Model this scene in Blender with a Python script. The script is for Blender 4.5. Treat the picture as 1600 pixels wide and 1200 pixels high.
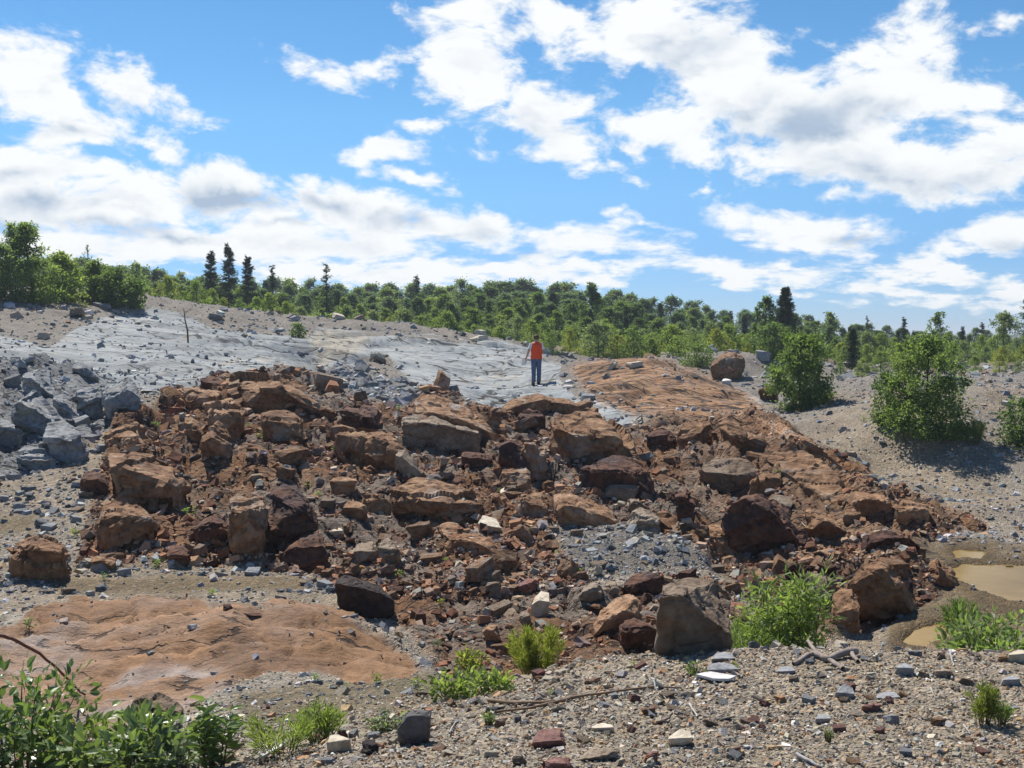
import bpy, bmesh, math, random
import numpy as np
from mathutils import Vector, Matrix, Euler, noise as mnoise

for o in list(bpy.data.objects):
    bpy.data.objects.remove(o)
SC = bpy.context.scene
COL = SC.collection
rad = math.radians

# ------------------------------------------------------------------ camera
F_PX, W_PX, CAM_Z, HORIZON_V = 1716.0, 1600.0, 1.65, 520.0      # focal length and horizon measured on the photograph
PITCH = math.atan2(600.0 - HORIZON_V, F_PX)
cam_data = bpy.data.cameras.new('camera')
cam_data.sensor_width = 36.0
cam_data.lens = 36.0 * F_PX / W_PX
cam_data.clip_start = 0.05
cam_data.clip_end = 20000
cam = bpy.data.objects.new('camera', cam_data)
COL.objects.link(cam)
cam.location = (0, 0, CAM_Z)
cam.rotation_euler = (math.pi / 2 - PITCH, 0, 0)
SC.camera = cam

# ------------------------------------------------------------------ light
SUN_AZ, SUN_EL = rad(-27), rad(54)          # azimuth clockwise from +Y (the view direction)
sun_dir = Vector((math.sin(SUN_AZ) * math.cos(SUN_EL), math.cos(SUN_AZ) * math.cos(SUN_EL), math.sin(SUN_EL)))
sl = bpy.data.lights.new('sun', 'SUN')
sl.energy = 5.0
sl.angle = rad(0.53)
sl.color = (1.0, 0.955, 0.88)
sun = bpy.data.objects.new('sun', sl)
COL.objects.link(sun)
sun.location = (0, 0, 60)
sun.rotation_euler = (-sun_dir).to_track_quat('-Z', 'Y').to_euler()

SC.view_settings.view_transform = 'Standard'
SC.view_settings.look = 'None'
SC.view_settings.exposure = 0.42
SC.view_settings.gamma = 1.0
SC.view_settings.use_curve_mapping = False
SC.render.engine = 'CYCLES'
SC.cycles.max_bounces = 6
SC.cycles.diffuse_bounces = 4
SC.cycles.glossy_bounces = 2
SC.cycles.transmission_bounces = 4
SC.cycles.transparent_max_bounces = 4
SC.cycles.use_denoising = True

CP, SP = math.cos(PITCH), math.sin(PITCH)


def ray(u, v):
    xc, yc = (u - 800.0) / F_PX, (600.0 - v) / F_PX
    return np.array([xc, CP + yc * SP, -SP + yc * CP])


def at(u, v, Y):
    """World point seen at photo pixel (u, v), Y metres ahead."""
    d = ray(u, v)
    return Vector(d * (Y / d[1])) + Vector((0, 0, CAM_Z))


def project(P):
    """Photo pixel of world points (n, 3)."""
    P = np.asarray(P, float)
    x, y, z = P[..., 0], P[..., 1], P[..., 2] - CAM_Z
    dep = np.maximum(y * CP - z * SP, 0.05)
    up = y * SP + z * CP
    return 800.0 + F_PX * x / dep, 600.0 - F_PX * up / dep


# ------------------------------------------------------------------ node helpers
class NT:
    def __init__(self, tree):
        self.t = tree
        self.N, self.L = tree.nodes, tree.links

    def n(self, kind, **kw):
        nd = self.N.new(kind)
        for k, v in kw.items():
            if k == 'inp':
                for kk, vv in v.items():
                    if isinstance(vv, bpy.types.NodeSocket):
                        self.L.new(vv, nd.inputs[kk])
                    else:
                        nd.inputs[kk].default_value = vv
            else:
                setattr(nd, k, v)
        return nd

    def math(self, op, a, b=0.0, c=None, clamp=False):
        nd = self.N.new('ShaderNodeMath')
        nd.operation = op
        nd.use_clamp = clamp
        for i, v in enumerate((a, b) if c is None else (a, b, c)):
            if isinstance(v, bpy.types.NodeSocket):
                self.L.new(v, nd.inputs[i])
            else:
                nd.inputs[i].default_value = v
        return nd.outputs[0]

    def mix(self, fac, a, b, blend='MIX'):
        nd = self.N.new('ShaderNodeMix')
        nd.data_type = 'RGBA'
        nd.blend_type = blend
        for i, v in ((0, fac), (6, a), (7, b)):
            if isinstance(v, bpy.types.NodeSocket):
                self.L.new(v, nd.inputs[i])
            else:
                nd.inputs[i].default_value = v if i == 0 else (*v[:3], 1.0)
        return nd.outputs[2]

    def ramp(self, fac, stops):
        nd = self.N.new('ShaderNodeValToRGB')
        cr = nd.color_ramp
        while len(cr.elements) < len(stops):
            cr.elements.new(0.5)
        for e, (p, c) in zip(cr.elements, stops):
            e.position = p
            e.color = (*c[:3], 1.0) if isinstance(c, (tuple, list)) else (c, c, c, 1.0)
        self.L.new(fac, nd.inputs[0])
        return nd.outputs[0]

    def noise(self, vec, scale, detail=4.0, rough=0.55, dist=0.0):
        nd = self.n('ShaderNodeTexNoise', inp={'Scale': scale, 'Detail': detail, 'Roughness': rough, 'Distortion': dist})
        if vec is not None:
            self.L.new(vec, nd.inputs['Vector'])
        return nd.outputs['Fac']

    def smooth(self, val, lo, hi, a=0.0, b=1.0):
        nd = self.n('ShaderNodeMapRange', interpolation_type='SMOOTHSTEP', clamp=True,
                    inp={'From Min': lo, 'From Max': hi, 'To Min': a, 'To Max': b})
        self.L.new(val, nd.inputs['Value'])
        return nd.outputs[0]


# ------------------------------------------------------------------ sky with fair-weather clouds
def azel(u, v):
    d = ray(u, v)
    d = d / np.linalg.norm(d)
    return math.atan2(d[0], d[1]), math.asin(d[2])


# cloud banks: centre (u, v), half width, half height (photo pixels), tilt in degrees, strength
CLOUDS = [
    (1120, 118, 185, 92, -25, 1.0), (1270, 175, 205, 98, -12, 1.1), (1400, 130, 130, 90, -20, .9), (1060, 190, 120, 60, -10, .9),
    (1350, 245, 260, 60, -8, 1.1), (1540, 250, 150, 62, 0, 1.1), (1000, 40, 95, 70, -30, 1.), (1535, 155, 60, 45, 0, .7), (1430, 50, 70, 55, -45, .55),
    (745, 115, 125, 75, -38, 1.15), (845, 185, 115, 58, -30, 1.1), (890, 40, 90, 42, -15, .9), (740, 12, 70, 26, 0, .8), (975, 225, 50, 25, -10, .7),
    (45, 125, 120, 70, -28, 1.05), (205, 142, 90, 40, -22, .95), (120, 195, 125, 42, -10, 1.0), (60, 258, 120, 40, 0, 1.0), (240, 232, 60, 32, -12, .9),
    (130, 315, 245, 46, 0, 1.0), (350, 300, 150, 50, -14, 1.05), (560, 335, 150, 42, -12, 1.05), (700, 360, 150, 33, -8, 1.0), (450, 382, 330, 36, -2, .98),
    (120, 385, 260, 36, 0, .9), (900, 380, 150, 30, -2, .85), (830, 420, 260, 24, 0, .78), (600, 425, 280, 28, 0, .88),
    (510, 115, 75, 26, -22, .8), (590, 110, 50, 24, 20, .5), (597, 228, 78, 34, 5, 1.), (628, 280, 68, 20, -12, .95), (660, 190, 34, 18, -25, .6),
    (1262, 362, 120, 40, -6, 1.15), (1560, 368, 85, 34, 0, 1.05), (1493, 394, 58, 17, 0, .9), (1160, 425, 150, 24, -4, .68), (1400, 440, 210, 26, -4, .72),
    (1312, 313, 50, 18, -12, .8), (982, 284, 34, 11, 0, .65), (1480, 430, 80, 22, -10, .85), (1560, 470, 120, 20, 0, .75), (1225, 410, 40, 14, 0, .7), (945, 331, 20, 9, 0, .5),
    (1565, 40, 24, 10, 0, .5), (1120, 297, 20, 9, 0, .5), (1000, 350, 60, 12, -10, .5),
]


# shaded undersides of the thick clouds
BELLIES = [
    (1270, 200, 85, 36, 12, 1.3), (1200, 160, 70, 26, 25, .45), (1080, 85, 60, 26, 20, .5), (1370, 265, 120, 26, -5, .4), (1530, 280, 90, 22, 0, .5), (1180, 215, 60, 20, 0, .4),
    (835, 205, 55, 24, -20, .55), (330, 300, 60, 24, -14, .8), (400, 318, 70, 16, -5, .8), (60, 318, 80, 18, -4, .8), (150, 345, 120, 13, -5, .7), (110, 200, 60, 10, -5, .45),
    (520, 328, 50, 16, -8, .75), (625, 352, 60, 15, -8, .75), (300, 368, 60, 8, 0, .6), (700, 378, 50, 8, 0, .5), (1330, 380, 50, 14, -5, .85), (210, 170, 50, 10, -8, .4),
    (40, 265, 60, 10, 0, .35), (820, 398, 60, 8, 0, .45), (1570, 385, 50, 10, 0, .4), (420, 352, 60, 8, -4, .6), (30, 350, 50, 10, 0, .7),
]


def ellipse_field(G, q, items, grow, k, seed=None):
    """Smooth union of soft ellipses. Each step is chained to the one before it, which keeps the shader's stack small."""
    best = seed
    for (u, v, ru, rv, rot, s) in items:
        a, e = azel(u, v)
        src = q
        if best is not None:
            src = G.n('ShaderNodeVectorMath', operation='MULTIPLY_ADD', inp={0: best, 1: (1e-7, 1e-7, 1e-7), 2: q}).outputs[0]
        mp = G.n('ShaderNodeMapping', vector_type='TEXTURE')
        G.L.new(src, mp.inputs['Vector'])
        mp.inputs['Location'].default_value = (a, e, 0)
        mp.inputs['Rotation'].default_value = (0, 0, rad(rot))
        mp.inputs['Scale'].default_value = (grow * ru / F_PX, grow * rv / F_PX, 1)
        ln = G.n('ShaderNodeVectorMath', operation='LENGTH', inp={0: mp.outputs[0]}).outputs['Value']
        fld = G.math('MULTIPLY_ADD', ln, -s * 0.9, s * 0.9)
        best = fld if best is None else G.math('SMOOTH_MAX', best, fld, k)
    return best


def build_world():
    w = bpy.data.worlds.new('World')
    SC.world = w
    w.use_nodes = True
    G = T = NT(w.node_tree)
    T.N.clear()
    tc = T.n('ShaderNodeTexCoord')
    sx = T.n('ShaderNodeSeparateXYZ', inp={0: tc.outputs['Generated']})
    az = T.math('ARCTAN2', sx.outputs[0], sx.outputs[1])
    el = T.math('ARCSINE', sx.outputs[2])
    p = T.n('ShaderNodeCombineXYZ', inp={0: az, 1: el, 2: 0.0}).outputs[0]
    # billowing wobble of the outlines
    wob = G.n('ShaderNodeTexNoise', inp={'Vector': p, 'Scale': 12.0, 'Detail': 4.0, 'Roughness': 0.6})
    wsub = G.n('ShaderNodeVectorMath', operation='SUBTRACT', inp={0: wob.outputs['Color'], 1: (0.5, 0.5, 0.5)})
    wsc = G.n('ShaderNodeVectorMath', operation='MULTIPLY', inp={0: wsub.outputs[0], 1: (0.10, 0.05, 0.0)})
    q = G.n('ShaderNodeVectorMath', operation='ADD', inp={0: p, 1: wsc.outputs[0]}).outputs[0]
    best = ellipse_field(G, q, CLOUDS, 1.12, 0.10)
    belly = ellipse_field(G, q, BELLIES, 1.25, 0.08, T.math('MULTIPLY_ADD', best, 1e-7, -0.5))
    # the same kind of cloud goes on over the rest of the sky
    low = G.noise(p, 3.2, 2.0, 0.5)
    outer = G.smooth(G.math('ABSOLUTE', az), 0.50, 0.62)
    outer = G.math('MAXIMUM', outer, G.smooth(el, 0.34, 0.46))
    gen = G.math('MULTIPLY_ADD', low, 5.0, -3.15)
    gen = G.math('MULTIPLY_ADD', G.math('SUBTRACT', 1.0, outer), -3.0, gen)
    best = G.math('MAXIMUM', best, gen)
    mp2 = G.n('ShaderNodeMapping', vector_type='POINT')
    G.L.new(p, mp2.inputs['Vector'])
    mp2.inputs['Rotation'].default_value = (0, 0, rad(18))
    mp2.inputs['Scale'].default_value = (1.0, 1.9, 1.0)
    f1 = G.noise(mp2.outputs[0], 13.0, 10.0, 0.63, 0.25)
    mp4 = G.n('ShaderNodeMapping', vector_type='POINT')
    G.L.new(p, mp4.inputs['Vector'])
    mp4.inputs['Rotation'].default_value = (0, 0, rad(6))
    mp4.inputs['Scale'].default_value = (1.0, 3.4, 1.0)
    fh = G.noise(mp4.outputs[0], 20.0, 9.0, 0.62, 0.2)          # far clouds: smaller and flatter
    wh = G.smooth(el, 0.03, 0.13)
    f1 = G.math('ADD', G.math('MULTIPLY', f1, wh), G.math('MULTIPLY', fh, G.math('SUBTRACT', 1.0, wh)))
    mp3 = G.n('ShaderNodeVectorMath', operation='ADD', inp={0: mp2.outputs[0], 1: (-0.008, 0.030, 0.0)})
    f2 = G.noise(mp3.outputs[0], 13.0, 5.0, 0.55, 0.25)
    dens = G.math('ADD', best, G.math('MULTIPLY_ADD', f1, 3.0, -1.60))
    cover = T.smooth(dens, -0.10, 0.42)
    cover = T.math('MULTIPLY', cover, T.smooth(el, -0.02, 0.03))
    bl = T.math('ADD', belly, T.math('MULTIPLY_ADD', f2, 1.7, -0.86))
    shade = T.math('MULTIPLY', T.smooth(bl, -0.15, 0.9), 0.95)
    lump = T.math('MULTIPLY', T.smooth(T.math('SUBTRACT', f2, f1), -0.02, 0.20), T.smooth(dens, 0.1, 0.8, 0.0, 0.40))
    shade = T.math('ADD', shade, lump, clamp=True)

    sky = T.n('ShaderNodeTexSky', sky_type='NISHITA')
    sky.sun_disc = False
    sky.sun_elevation = SUN_EL
    sky.sun_rotation = SUN_AZ
    sky.altitude = 1500
    sky.air_density = 1.0
    sky.dust_density = 0.0
    sky.ozone_density = 6.0
    hs = T.n('ShaderNodeHueSaturation', inp={'Saturation': SKY_SAT, 'Value': SKY_VAL, 'Color': sky.outputs[0]})
    milky = T.ramp(T.math('MULTIPLY', el, 2.0), SKY_TINT)              # summer air: whiter overhead, bluer at the horizon
    tint = T.mix(1.0, hs.outputs[0], T.n('ShaderNodeVectorMath', operation='MULTIPLY', inp={0: milky, 1: (1.4, 1.4, 1.4)}).outputs[0], 'MULTIPLY')
    cl = T.mix(shade, CLOUD_LIT, CLOUD_SHADE)
    mixed = T.mix(cover, tint, cl)
    bg = T.n('ShaderNodeBackground', inp={'Strength': SKY_STRENGTH})
    T.L.new(mixed, bg.inputs[0])
    out = T.n('ShaderNodeOutputWorld')
    T.L.new(bg.outputs[0], out.inputs[0])


SKY_STRENGTH = 0.082
SKY_SAT, SKY_VAL = 1.15, 1.0
SKY_TINT = [(p, tuple(c / 1.4 for c in k)) for p, k in ((0.0, (.54, .69, 1.02)), (.15, (.72, .86, 1.04)), (.24, (1.05, 1.1, 1.1)), (.38, (1.3, 1.29, 1.15)), (.66, (1.3, 1.3, 1.15)), (1.0, (.8, .95, 1.0)))]
CLOUD_LIT = (9.0, 9.2, 9.3)
CLOUD_SHADE = (3.9, 4.9, 6.3)
build_world()

# ------------------------------------------------------------------ object helpers
def finish(name, me, parent=None, kind=None, label=None, cat=None, group=None, loc=None):
    o = bpy.data.objects.new(name, me)
    COL.objects.link(o)
    if parent is not None:
        o.parent = parent
    if loc is not None:
        o.location = loc
    tag(o, label, cat, group, kind)
    return o


def tag(o, label=None, cat=None, group=None, kind=None):
    for k, v in (('label', label), ('category', cat), ('group', group), ('kind', kind)):
        if v:
            o[k] = v


def empty(name, loc, label=None, cat=None, group=None, rz=0.0):
    o = bpy.data.objects.new(name, None)
    COL.objects.link(o)
    o.location = loc
    o.rotation_euler = (0, 0, rz)
    o.empty_display_size = 0.2
    tag(o, label, cat, group)
    return o


def mesh_np(name, V, F, mat, col=None, smooth=False, mat_idx=None):
    """Mesh from numpy arrays: V (n,3), F (m,3 or 4), optional per-vertex colour."""
    me = bpy.data.meshes.new(name)
    V = np.asarray(V, np.float32)
    F = np.asarray(F, np.int32)
    k = F.shape[1]
    me.vertices.add(len(V))
    me.vertices.foreach_set('co', V.ravel())
    me.loops.add(F.size)
    me.loops.foreach_set('vertex_index', F.ravel())
    me.polygons.add(len(F))
    me.polygons.foreach_set('loop_start', np.arange(0, F.size, k, dtype=np.int32))
    me.polygons.foreach_set('loop_total', np.full(len(F), k, np.int32))
    me.polygons.foreach_set('use_smooth', np.full(len(F), smooth, bool))
    if col is not None:
        c = np.ones((len(V), 4), np.float32)
        c[:, :3] = col
        a = me.color_attributes.new('Col', 'FLOAT_COLOR', 'POINT')
        a.data.foreach_set('color', c.ravel())
    for m in (mat if isinstance(mat, (list, tuple)) else [mat]):
        me.materials.append(m)
    me.update(calc_edges=True)
    return me


def tube(pts, radii, n=6, closed_tip=True):
    """Arrays of a tapered tube along pts."""
    pts = [Vector(p) for p in pts]
    V, F = [], []
    for i, p in enumerate(pts):
        d = (pts[min(i + 1, len(pts) - 1)] - pts[max(i - 1, 0)]).normalized()
        a = d.cross(Vector((0.31, 0.2, 0.93)))
        if a.length < 0.05:
            a = d.cross(Vector((1, 0, 0)))
        a.normalize()
        b = d.cross(a)
        for k in range(n):
            t = 2 * math.pi * k / n
            V.append(p + (a * math.cos(t) + b * math.sin(t)) * radii[i])
    for i in range(len(pts) - 1):
        for k in range(n):
            F.append((i * n + k, i * n + (k + 1) % n, (i + 1) * n + (k + 1) % n, (i + 1) * n + k))
    return np.array([tuple(v) for v in V], np.float32).reshape(-1, 3), np.array(F, np.int32).reshape(-1, 4)


def join_arrays(parts):
    Vs, Fs, off = [], [], 0
    for V, F in parts:
        Vs.append(V)
        Fs.append(F + off)
        off += len(V)
    return np.concatenate(Vs), np.concatenate(Fs)


# ------------------------------------------------------------------ vectorised noise
def _hash(ix, iy, seed):
    h = (ix.astype(np.int64) * 374761393 + iy.astype(np.int64) * 668265263 + seed * 974711) & 0xFFFFFFFF
    h = ((h ^ (h >> 13)) * 1274126177) & 0xFFFFFFFF
    h = ((h ^ (h >> 16)) * 2246822519) & 0xFFFFFFFF
    return ((h ^ (h >> 15)) & 0xFFFFFF) / float(0xFFFFFF)


def vnoise(x, y, seed=0):
    ix, iy = np.floor(x), np.floor(y)
    fx, fy = x - ix, y - iy
    fx = fx * fx * fx * (fx * (fx * 6 - 15) + 10)
    fy = fy * fy * fy * (fy * (fy * 6 - 15) + 10)
    a, b = _hash(ix, iy, seed), _hash(ix + 1, iy, seed)
    c, d = _hash(ix, iy + 1, seed), _hash(ix + 1, iy + 1, seed)
    return (a + (b - a) * fx) * (1 - fy) + (c + (d - c) * fx) * fy


def fbm(x, y, seed=0, octv=4, gain=0.5):
    s, a, t = 0.0, 1.0, 0.0
    for i in range(octv):
        s = s + a * (vnoise(x * 2.0 ** i + 17.3 * i, y * 2.0 ** i - 9.1 * i, seed + i) - 0.5)
        t += a
        a *= gain
    return s / t * 2.0          # about -1 .. 1


def worley(x, y, seed=0):
    """F1, F2 and a random id value of the nearest cell."""
    ix, iy = np.floor(x), np.floor(y)
    f1 = np.full(x.shape, 9.0)
    f2 = np.full(x.shape, 9.0)
    cid = np.zeros(x.shape)
    for dx in (-1, 0, 1):
        for dy in (-1, 0, 1):
            cx, cy = ix + dx, iy + dy
            px = cx + 0.1 + 0.8 * _hash(cx, cy, seed)
            py = cy + 0.1 + 0.8 * _hash(cx, cy, seed + 7)
            d = np.hypot(x - px, y - py)
            nearer = d < f1
            f2 = np.where(nearer, f1, np.minimum(f2, d))
            cid = np.where(nearer, _hash(cx, cy, seed + 13), cid)
            f1 = np.where(nearer, d, f1)
    return f1, f2, cid


def sstep(x, a, b):
    t = np.clip((x - a) / (b - a), 0, 1)
    return t * t * (3 - 2 * t)
# ------------------------------------------------------------------ ground shape
# Survey points: (u, v, Y) = a spot of ground seen at photo pixel (u, v), Y metres ahead ...
SEEN = [
    # gravel bank the photographer stands on
    (400, 1195, 4.7), (700, 1200, 4.15), (1000, 1200, 4.05), (1300, 1200, 4.05), (1600, 1200, 4.05),
    (700, 1110, 5.5), (850, 1100, 5.3), (1000, 1100, 5.2), (1300, 1100, 5.1), (1600, 1100, 5.0),
    (640, 1150, 5.1), (760, 1095, 5.9), (850, 1056, 6.4), (960, 1028, 6.6), (1100, 1019, 6.5), (1300, 1020, 6.4), (1450, 1022, 6.3), (1600, 1025, 6.2),
    # hollow between the bank and the pink outcrop
    (560, 1130, 5.8), (500, 1150, 5.5), (640, 1085, 7.3), (740, 1040, 8.6), (420, 1110, 6.9), (300, 1125, 7.0), (100, 1150, 7.0), (0, 1190, 5.6),
    # pink outcrop
    (0, 1010, 9.2), (50, 985, 9.9), (200, 950, 10.5), (300, 940, 10.7), (300, 1000, 9.0), (300, 1050, 8.1), (200, 1100, 7.45), (400, 948, 10.6), (500, 954, 10.3),
    (560, 978, 9.8), (630, 1026, 8.9), (450, 1025, 8.6), (100, 1060, 8.1),
    # wet gravel behind it
    (0, 925, 12.1), (100, 912, 12.4), (300, 907, 12.6), (450, 920, 12.2), (640, 990, 10.6), (720, 1000, 10.3),
    (50, 880, 13.2), (300, 880, 13.4), (0, 860, 13.8),
    # rubble slope, left
    (60, 805, 15.4), (150, 760, 17), (40, 740, 17.5), (300, 800, 15.5), (300, 720, 18.5), (250, 660, 21.5), (350, 620, 24.5), (430, 602, 26.5),
    (450, 840, 14.4), (450, 760, 17), (450, 690, 20), (500, 640, 24), (600, 900, 12.8), (600, 800, 15.8), (650, 720, 19), (640, 640, 25), (700, 620, 28),
    # rubble slope, middle
    (800, 980, 10.6), (800, 880, 13.2), (800, 800, 15.8), (800, 720, 19.5), (800, 650, 25), (780, 622, 31),
    (930, 1000, 9.9), (950, 880, 12.9), (950, 830, 14.5), (1040, 850, 13.4), (1000, 760, 18), (950, 680, 23), (950, 630, 30),
    (1130, 885, 13), (1080, 830, 14.6), (1150, 862, 14), (1200, 872, 13.6), (1250, 882, 13.3), (1180, 930, 12.2),
    # rusty ridge, right
    (1100, 700, 21), (1200, 750, 18.5), (1200, 690, 22), (1300, 790, 17), (1300, 725, 20.3), (1400, 800, 17), (1400, 775, 18.3), (1500, 818, 17), (1260, 692, 23.3), (1350, 752, 19.4),
    # pit floor and pools, right
    (1550, 800, 17.8), (1590, 862, 14.7), (1470, 850, 15.0), (1440, 1000, 10.4), (1380, 940, 12.0), (1300, 965, 11.4), (1590, 990, 10.7), (1500, 960, 11.4),
    # gravel slope, right
    (1300, 690, 25.6), (1400, 730, 22.4), (1450, 770, 20), (1450, 690, 22.7), (1550, 690, 22.4), (1600, 705, 22), (1550, 728, 21.2), (1350, 640, 26.6), (1250, 645, 29.5), (1450, 625, 24.8), (1550, 630, 24.6),
    (1350, 603, 31), (1450, 601, 30), (1550, 604, 30), (1550, 588, 42), (1400, 588, 42), (1300, 575, 50), (1135, 602, 42), (1080, 580, 45), (1110, 560, 48), (1150, 556, 48), (1190, 582, 47), (1045, 552, 52), (1080, 602, 42),
    # orange dome
    (1000, 563, 41), (900, 571, 40), (1060, 575, 39.5), (1100, 594, 37), (1180, 634, 33), (1000, 610, 32.5), (1100, 645, 28), (940, 600, 35), (1060, 615, 32.5),
    # grey dome and slab
    (830, 603, 38.5), (700, 602, 35), (600, 592, 34), (500, 562, 38), (500, 522, 50), (560, 518, 51), (640, 520, 51), (760, 540, 48), (880, 563, 45),
    (350, 570, 32), (250, 580, 30), (150, 600, 26), (50, 600, 25), (100, 680, 20), (20, 700, 19), (0, 550, 30), (150, 530, 36), (300, 530, 40),
    # gravel ridge, left, up to the trees
    (200, 490, 46), (100, 480, 44), (0, 460, 44), (230, 463, 51), (350, 481, 54), (450, 491, 57), (600, 502, 58), (720, 517, 57), (780, 533, 54),
]
# ... and (u, height relative to the camera, Y) where nothing shows it
HIDDEN = [
    (1000, -1.7, 45), (1080, -2.0, 42), (1150, -2.3, 38), (920, -1.5, 44),
    (300, -2.86, 11.6), (450, -2.88, 11.5), (560, -2.95, 10.9), (670, -2.93, 9.6), (150, -2.85, 11.5),
    (0, -1.9, 4.4), (200, -1.95, 4.6), (300, -1.65, 2.6), (1000, -1.65, 2.6), (1400, -1.65, 2.6), (800, -1.65, 1.0),
    (870, -2.5, 7.8), (980, -2.55, 7.6), (1100, -2.6, 7.5), (1300, -2.6, 7.4), (1450, -2.55, 7.3), (1600, -2.5, 7.2),
    (980, -2.72, 8.8), (1100, -2.8, 8.8), (1200, -2.85, 9.3), (1300, -2.88, 9.0), (1450, -2.88, 8.8), (1600, -2.85, 8.8),
    (1545, -2.99, 12.6), (1600, -2.99, 12.8), (1530, -2.96, 13.9), (1480, -2.88, 13.2), (1440, -2.95, 10.6), (1400, -2.93, 9.8),
    (1240, -2.75, 26.0), (1330, -2.88, 22.4), (1430, -2.9, 19.5),
    (550, -.4, 62), (700, -.5, 66), (300, .9, 66), (100, 1.0, 66), (0, 1.0, 66), (450, .3, 72), (900, -1.4, 66), (1000, -1.5, 62), (1200, -1.5, 64), (1400, -1.6, 64), (1600, -1.6, 64),
    (650, -.6, 53), (800, -1.3, 60), (900, -1.4, 50), (960, -1.5, 52), (1080, -1.6, 56), (1150, -1.6, 55),
    (0, .6, 90), (400, .0, 90), (800, -1.2, 90), (1200, -2., 90), (1600, -2.2, 90),
    (0, .3, 160), (800, -1.5, 160), (1600, -2.6, 160), (0, -1.5, 600), (800, -2., 600), (1600, -3., 600), (800, -3, 3000), (0, -3, 3000), (1600, -3, 3000),
]
_c = []
for (u, v, Y) in SEEN:
    d = ray(u, v)
    h = d[2] * Y / d[1]
    _c.append((u, h, Y))
_c += HIDDEN
for (u, h, Y) in list(_c):
    if u <= 60:
        _c.append((u - 420, h, Y))
    if u >= 1540:
        _c.append((u + 420, h, Y))
_c = np.array(_c)
_cx = (_c[:, 0] - 800) / F_PX * _c[:, 2]


def _warp(x, y):
    yy = np.maximum(y + 4.0, 0.5)
    return np.stack([3.2 * np.asarray(x) / yy, 4.2 * np.log(yy)], -1)


_P = _warp(_cx, _c[:, 2])


def _tps(r2):
    return 0.5 * r2 * np.log(r2 + 1e-9)


_n = len(_P)
_A = np.zeros((_n + 3, _n + 3))
_A[:_n, :_n] = _tps(((_P[:, None] - _P[None]) ** 2).sum(-1)) + np.eye(_n) * 0.0006
_A[:_n, _n:] = np.c_[np.ones(_n), _P]
_A[_n:, :_n] = _A[:_n, _n:].T
_w = np.linalg.solve(_A, np.r_[_c[:, 1], 0, 0, 0])


def base_height(x, y):
    q = _warp(x, y).reshape(-1, 2).astype(np.float32)
    out = np.empty(len(q), np.float32)
    P32, w32 = _P.astype(np.float32), _w
    for i in range(0, len(q), 40000):
        s = q[i:i + 40000]
        r2 = (s ** 2).sum(1)[:, None] + (P32 ** 2).sum(1)[None] - 2 * s @ P32.T
        r2 = np.maximum(r2, 0)
        out[i:i + 40000] = _tps(r2) @ w32[:_n] + w32[_n] + s @ w32[_n + 1:]
    return out.reshape(np.shape(x)) + CAM_Z


# zones: what the ground is made of
ZONES = {
    'slab': [[(120, 515), (160, 497), (235, 480), (330, 508), (480, 528), (500, 518), (560, 515), (690, 528), (822, 552), (885, 566), (880, 590), (905, 618), (1000, 652), (960, 662),
              (880, 642), (790, 640), (720, 618), (650, 608), (600, 560), (540, 575), (470, 582), (330, 592), (285, 605), (215, 614), (130, 585), (60, 560), (0, 560), (0, 525), (70, 545)],
             [(1110, 600), (1150, 600), (1200, 632), (1170, 640)]],
    'dark_gravel': [[(500, 556), (540, 560), (600, 592), (650, 606), (700, 612), (690, 626), (640, 642), (560, 625), (520, 602), (470, 580)]],
    'broken': [[(0, 562), (70, 560), (140, 580), (215, 612), (235, 640), (190, 650), (140, 690), (100, 725), (30, 745), (0, 740)]],
    'rust': [[(180, 652), (235, 640), (290, 596), (330, 582), (440, 575), (520, 592), (560, 625), (640, 640), (660, 612), (700, 615), (770, 634), (790, 622), (850, 612), (925, 638), (1000, 668), (1060, 655),
              (1110, 645), (1170, 645), (1230, 668), (1350, 742), (1540, 822), (1440, 850), (1500, 900), (1470, 930), (1440, 965), (1290, 995), (1190, 960), (1150, 900), (1080, 850), (1000, 815), (900, 815), (860, 830),
              (940, 930), (1040, 900), (1150, 900), (1150, 1030), (960, 1030), (850, 1060), (700, 1060), (610, 960), (480, 900), (300, 880), (120, 880), (140, 800), (160, 720)]],
    'orange': [[(880, 575), (905, 564), (1000, 558), (1060, 570), (1140, 598), (1204, 640), (1150, 656), (1060, 656), (1000, 648), (920, 618)]],
    'pink': [[(-300, 1010), (-100, 985), (0, 990), (60, 960), (130, 938), (250, 936), (380, 944), (520, 948), (590, 985), (660, 1045), (640, 1060), (560, 1068), (500, 1050), (420, 1052), (370, 1075), (300, 1100), (250, 1130),
              (120, 1150), (40, 1120), (-300, 1080)]],
    'wet': [[(1420, 850), (1700, 850), (1700, 960), (1560, 1000), (1400, 1020), (1380, 990), (1470, 930), (1440, 880)],
            [(70, 902), (470, 898), (480, 925), (280, 928), (90, 925)], [(1130, 872), (1180, 878), (1180, 895), (1140, 895)], [(-10, 805), (55, 805), (50, 832), (-10, 835)]],
    'moss': [[(360, 1085), (480, 1065), (640, 1050), (720, 1040), (740, 1070), (640, 1120), (560, 1130), (380, 1140)]],
}
Y_RANGE = {'slab': (17, 62), 'dark_gravel': (15, 60), 'broken': (15, 40), 'rust': (7.5, 40), 'orange': (24, 60), 'pink': (6.0, 16), 'wet': (7.4, 20), 'moss': (4.8, 11)}


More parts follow.
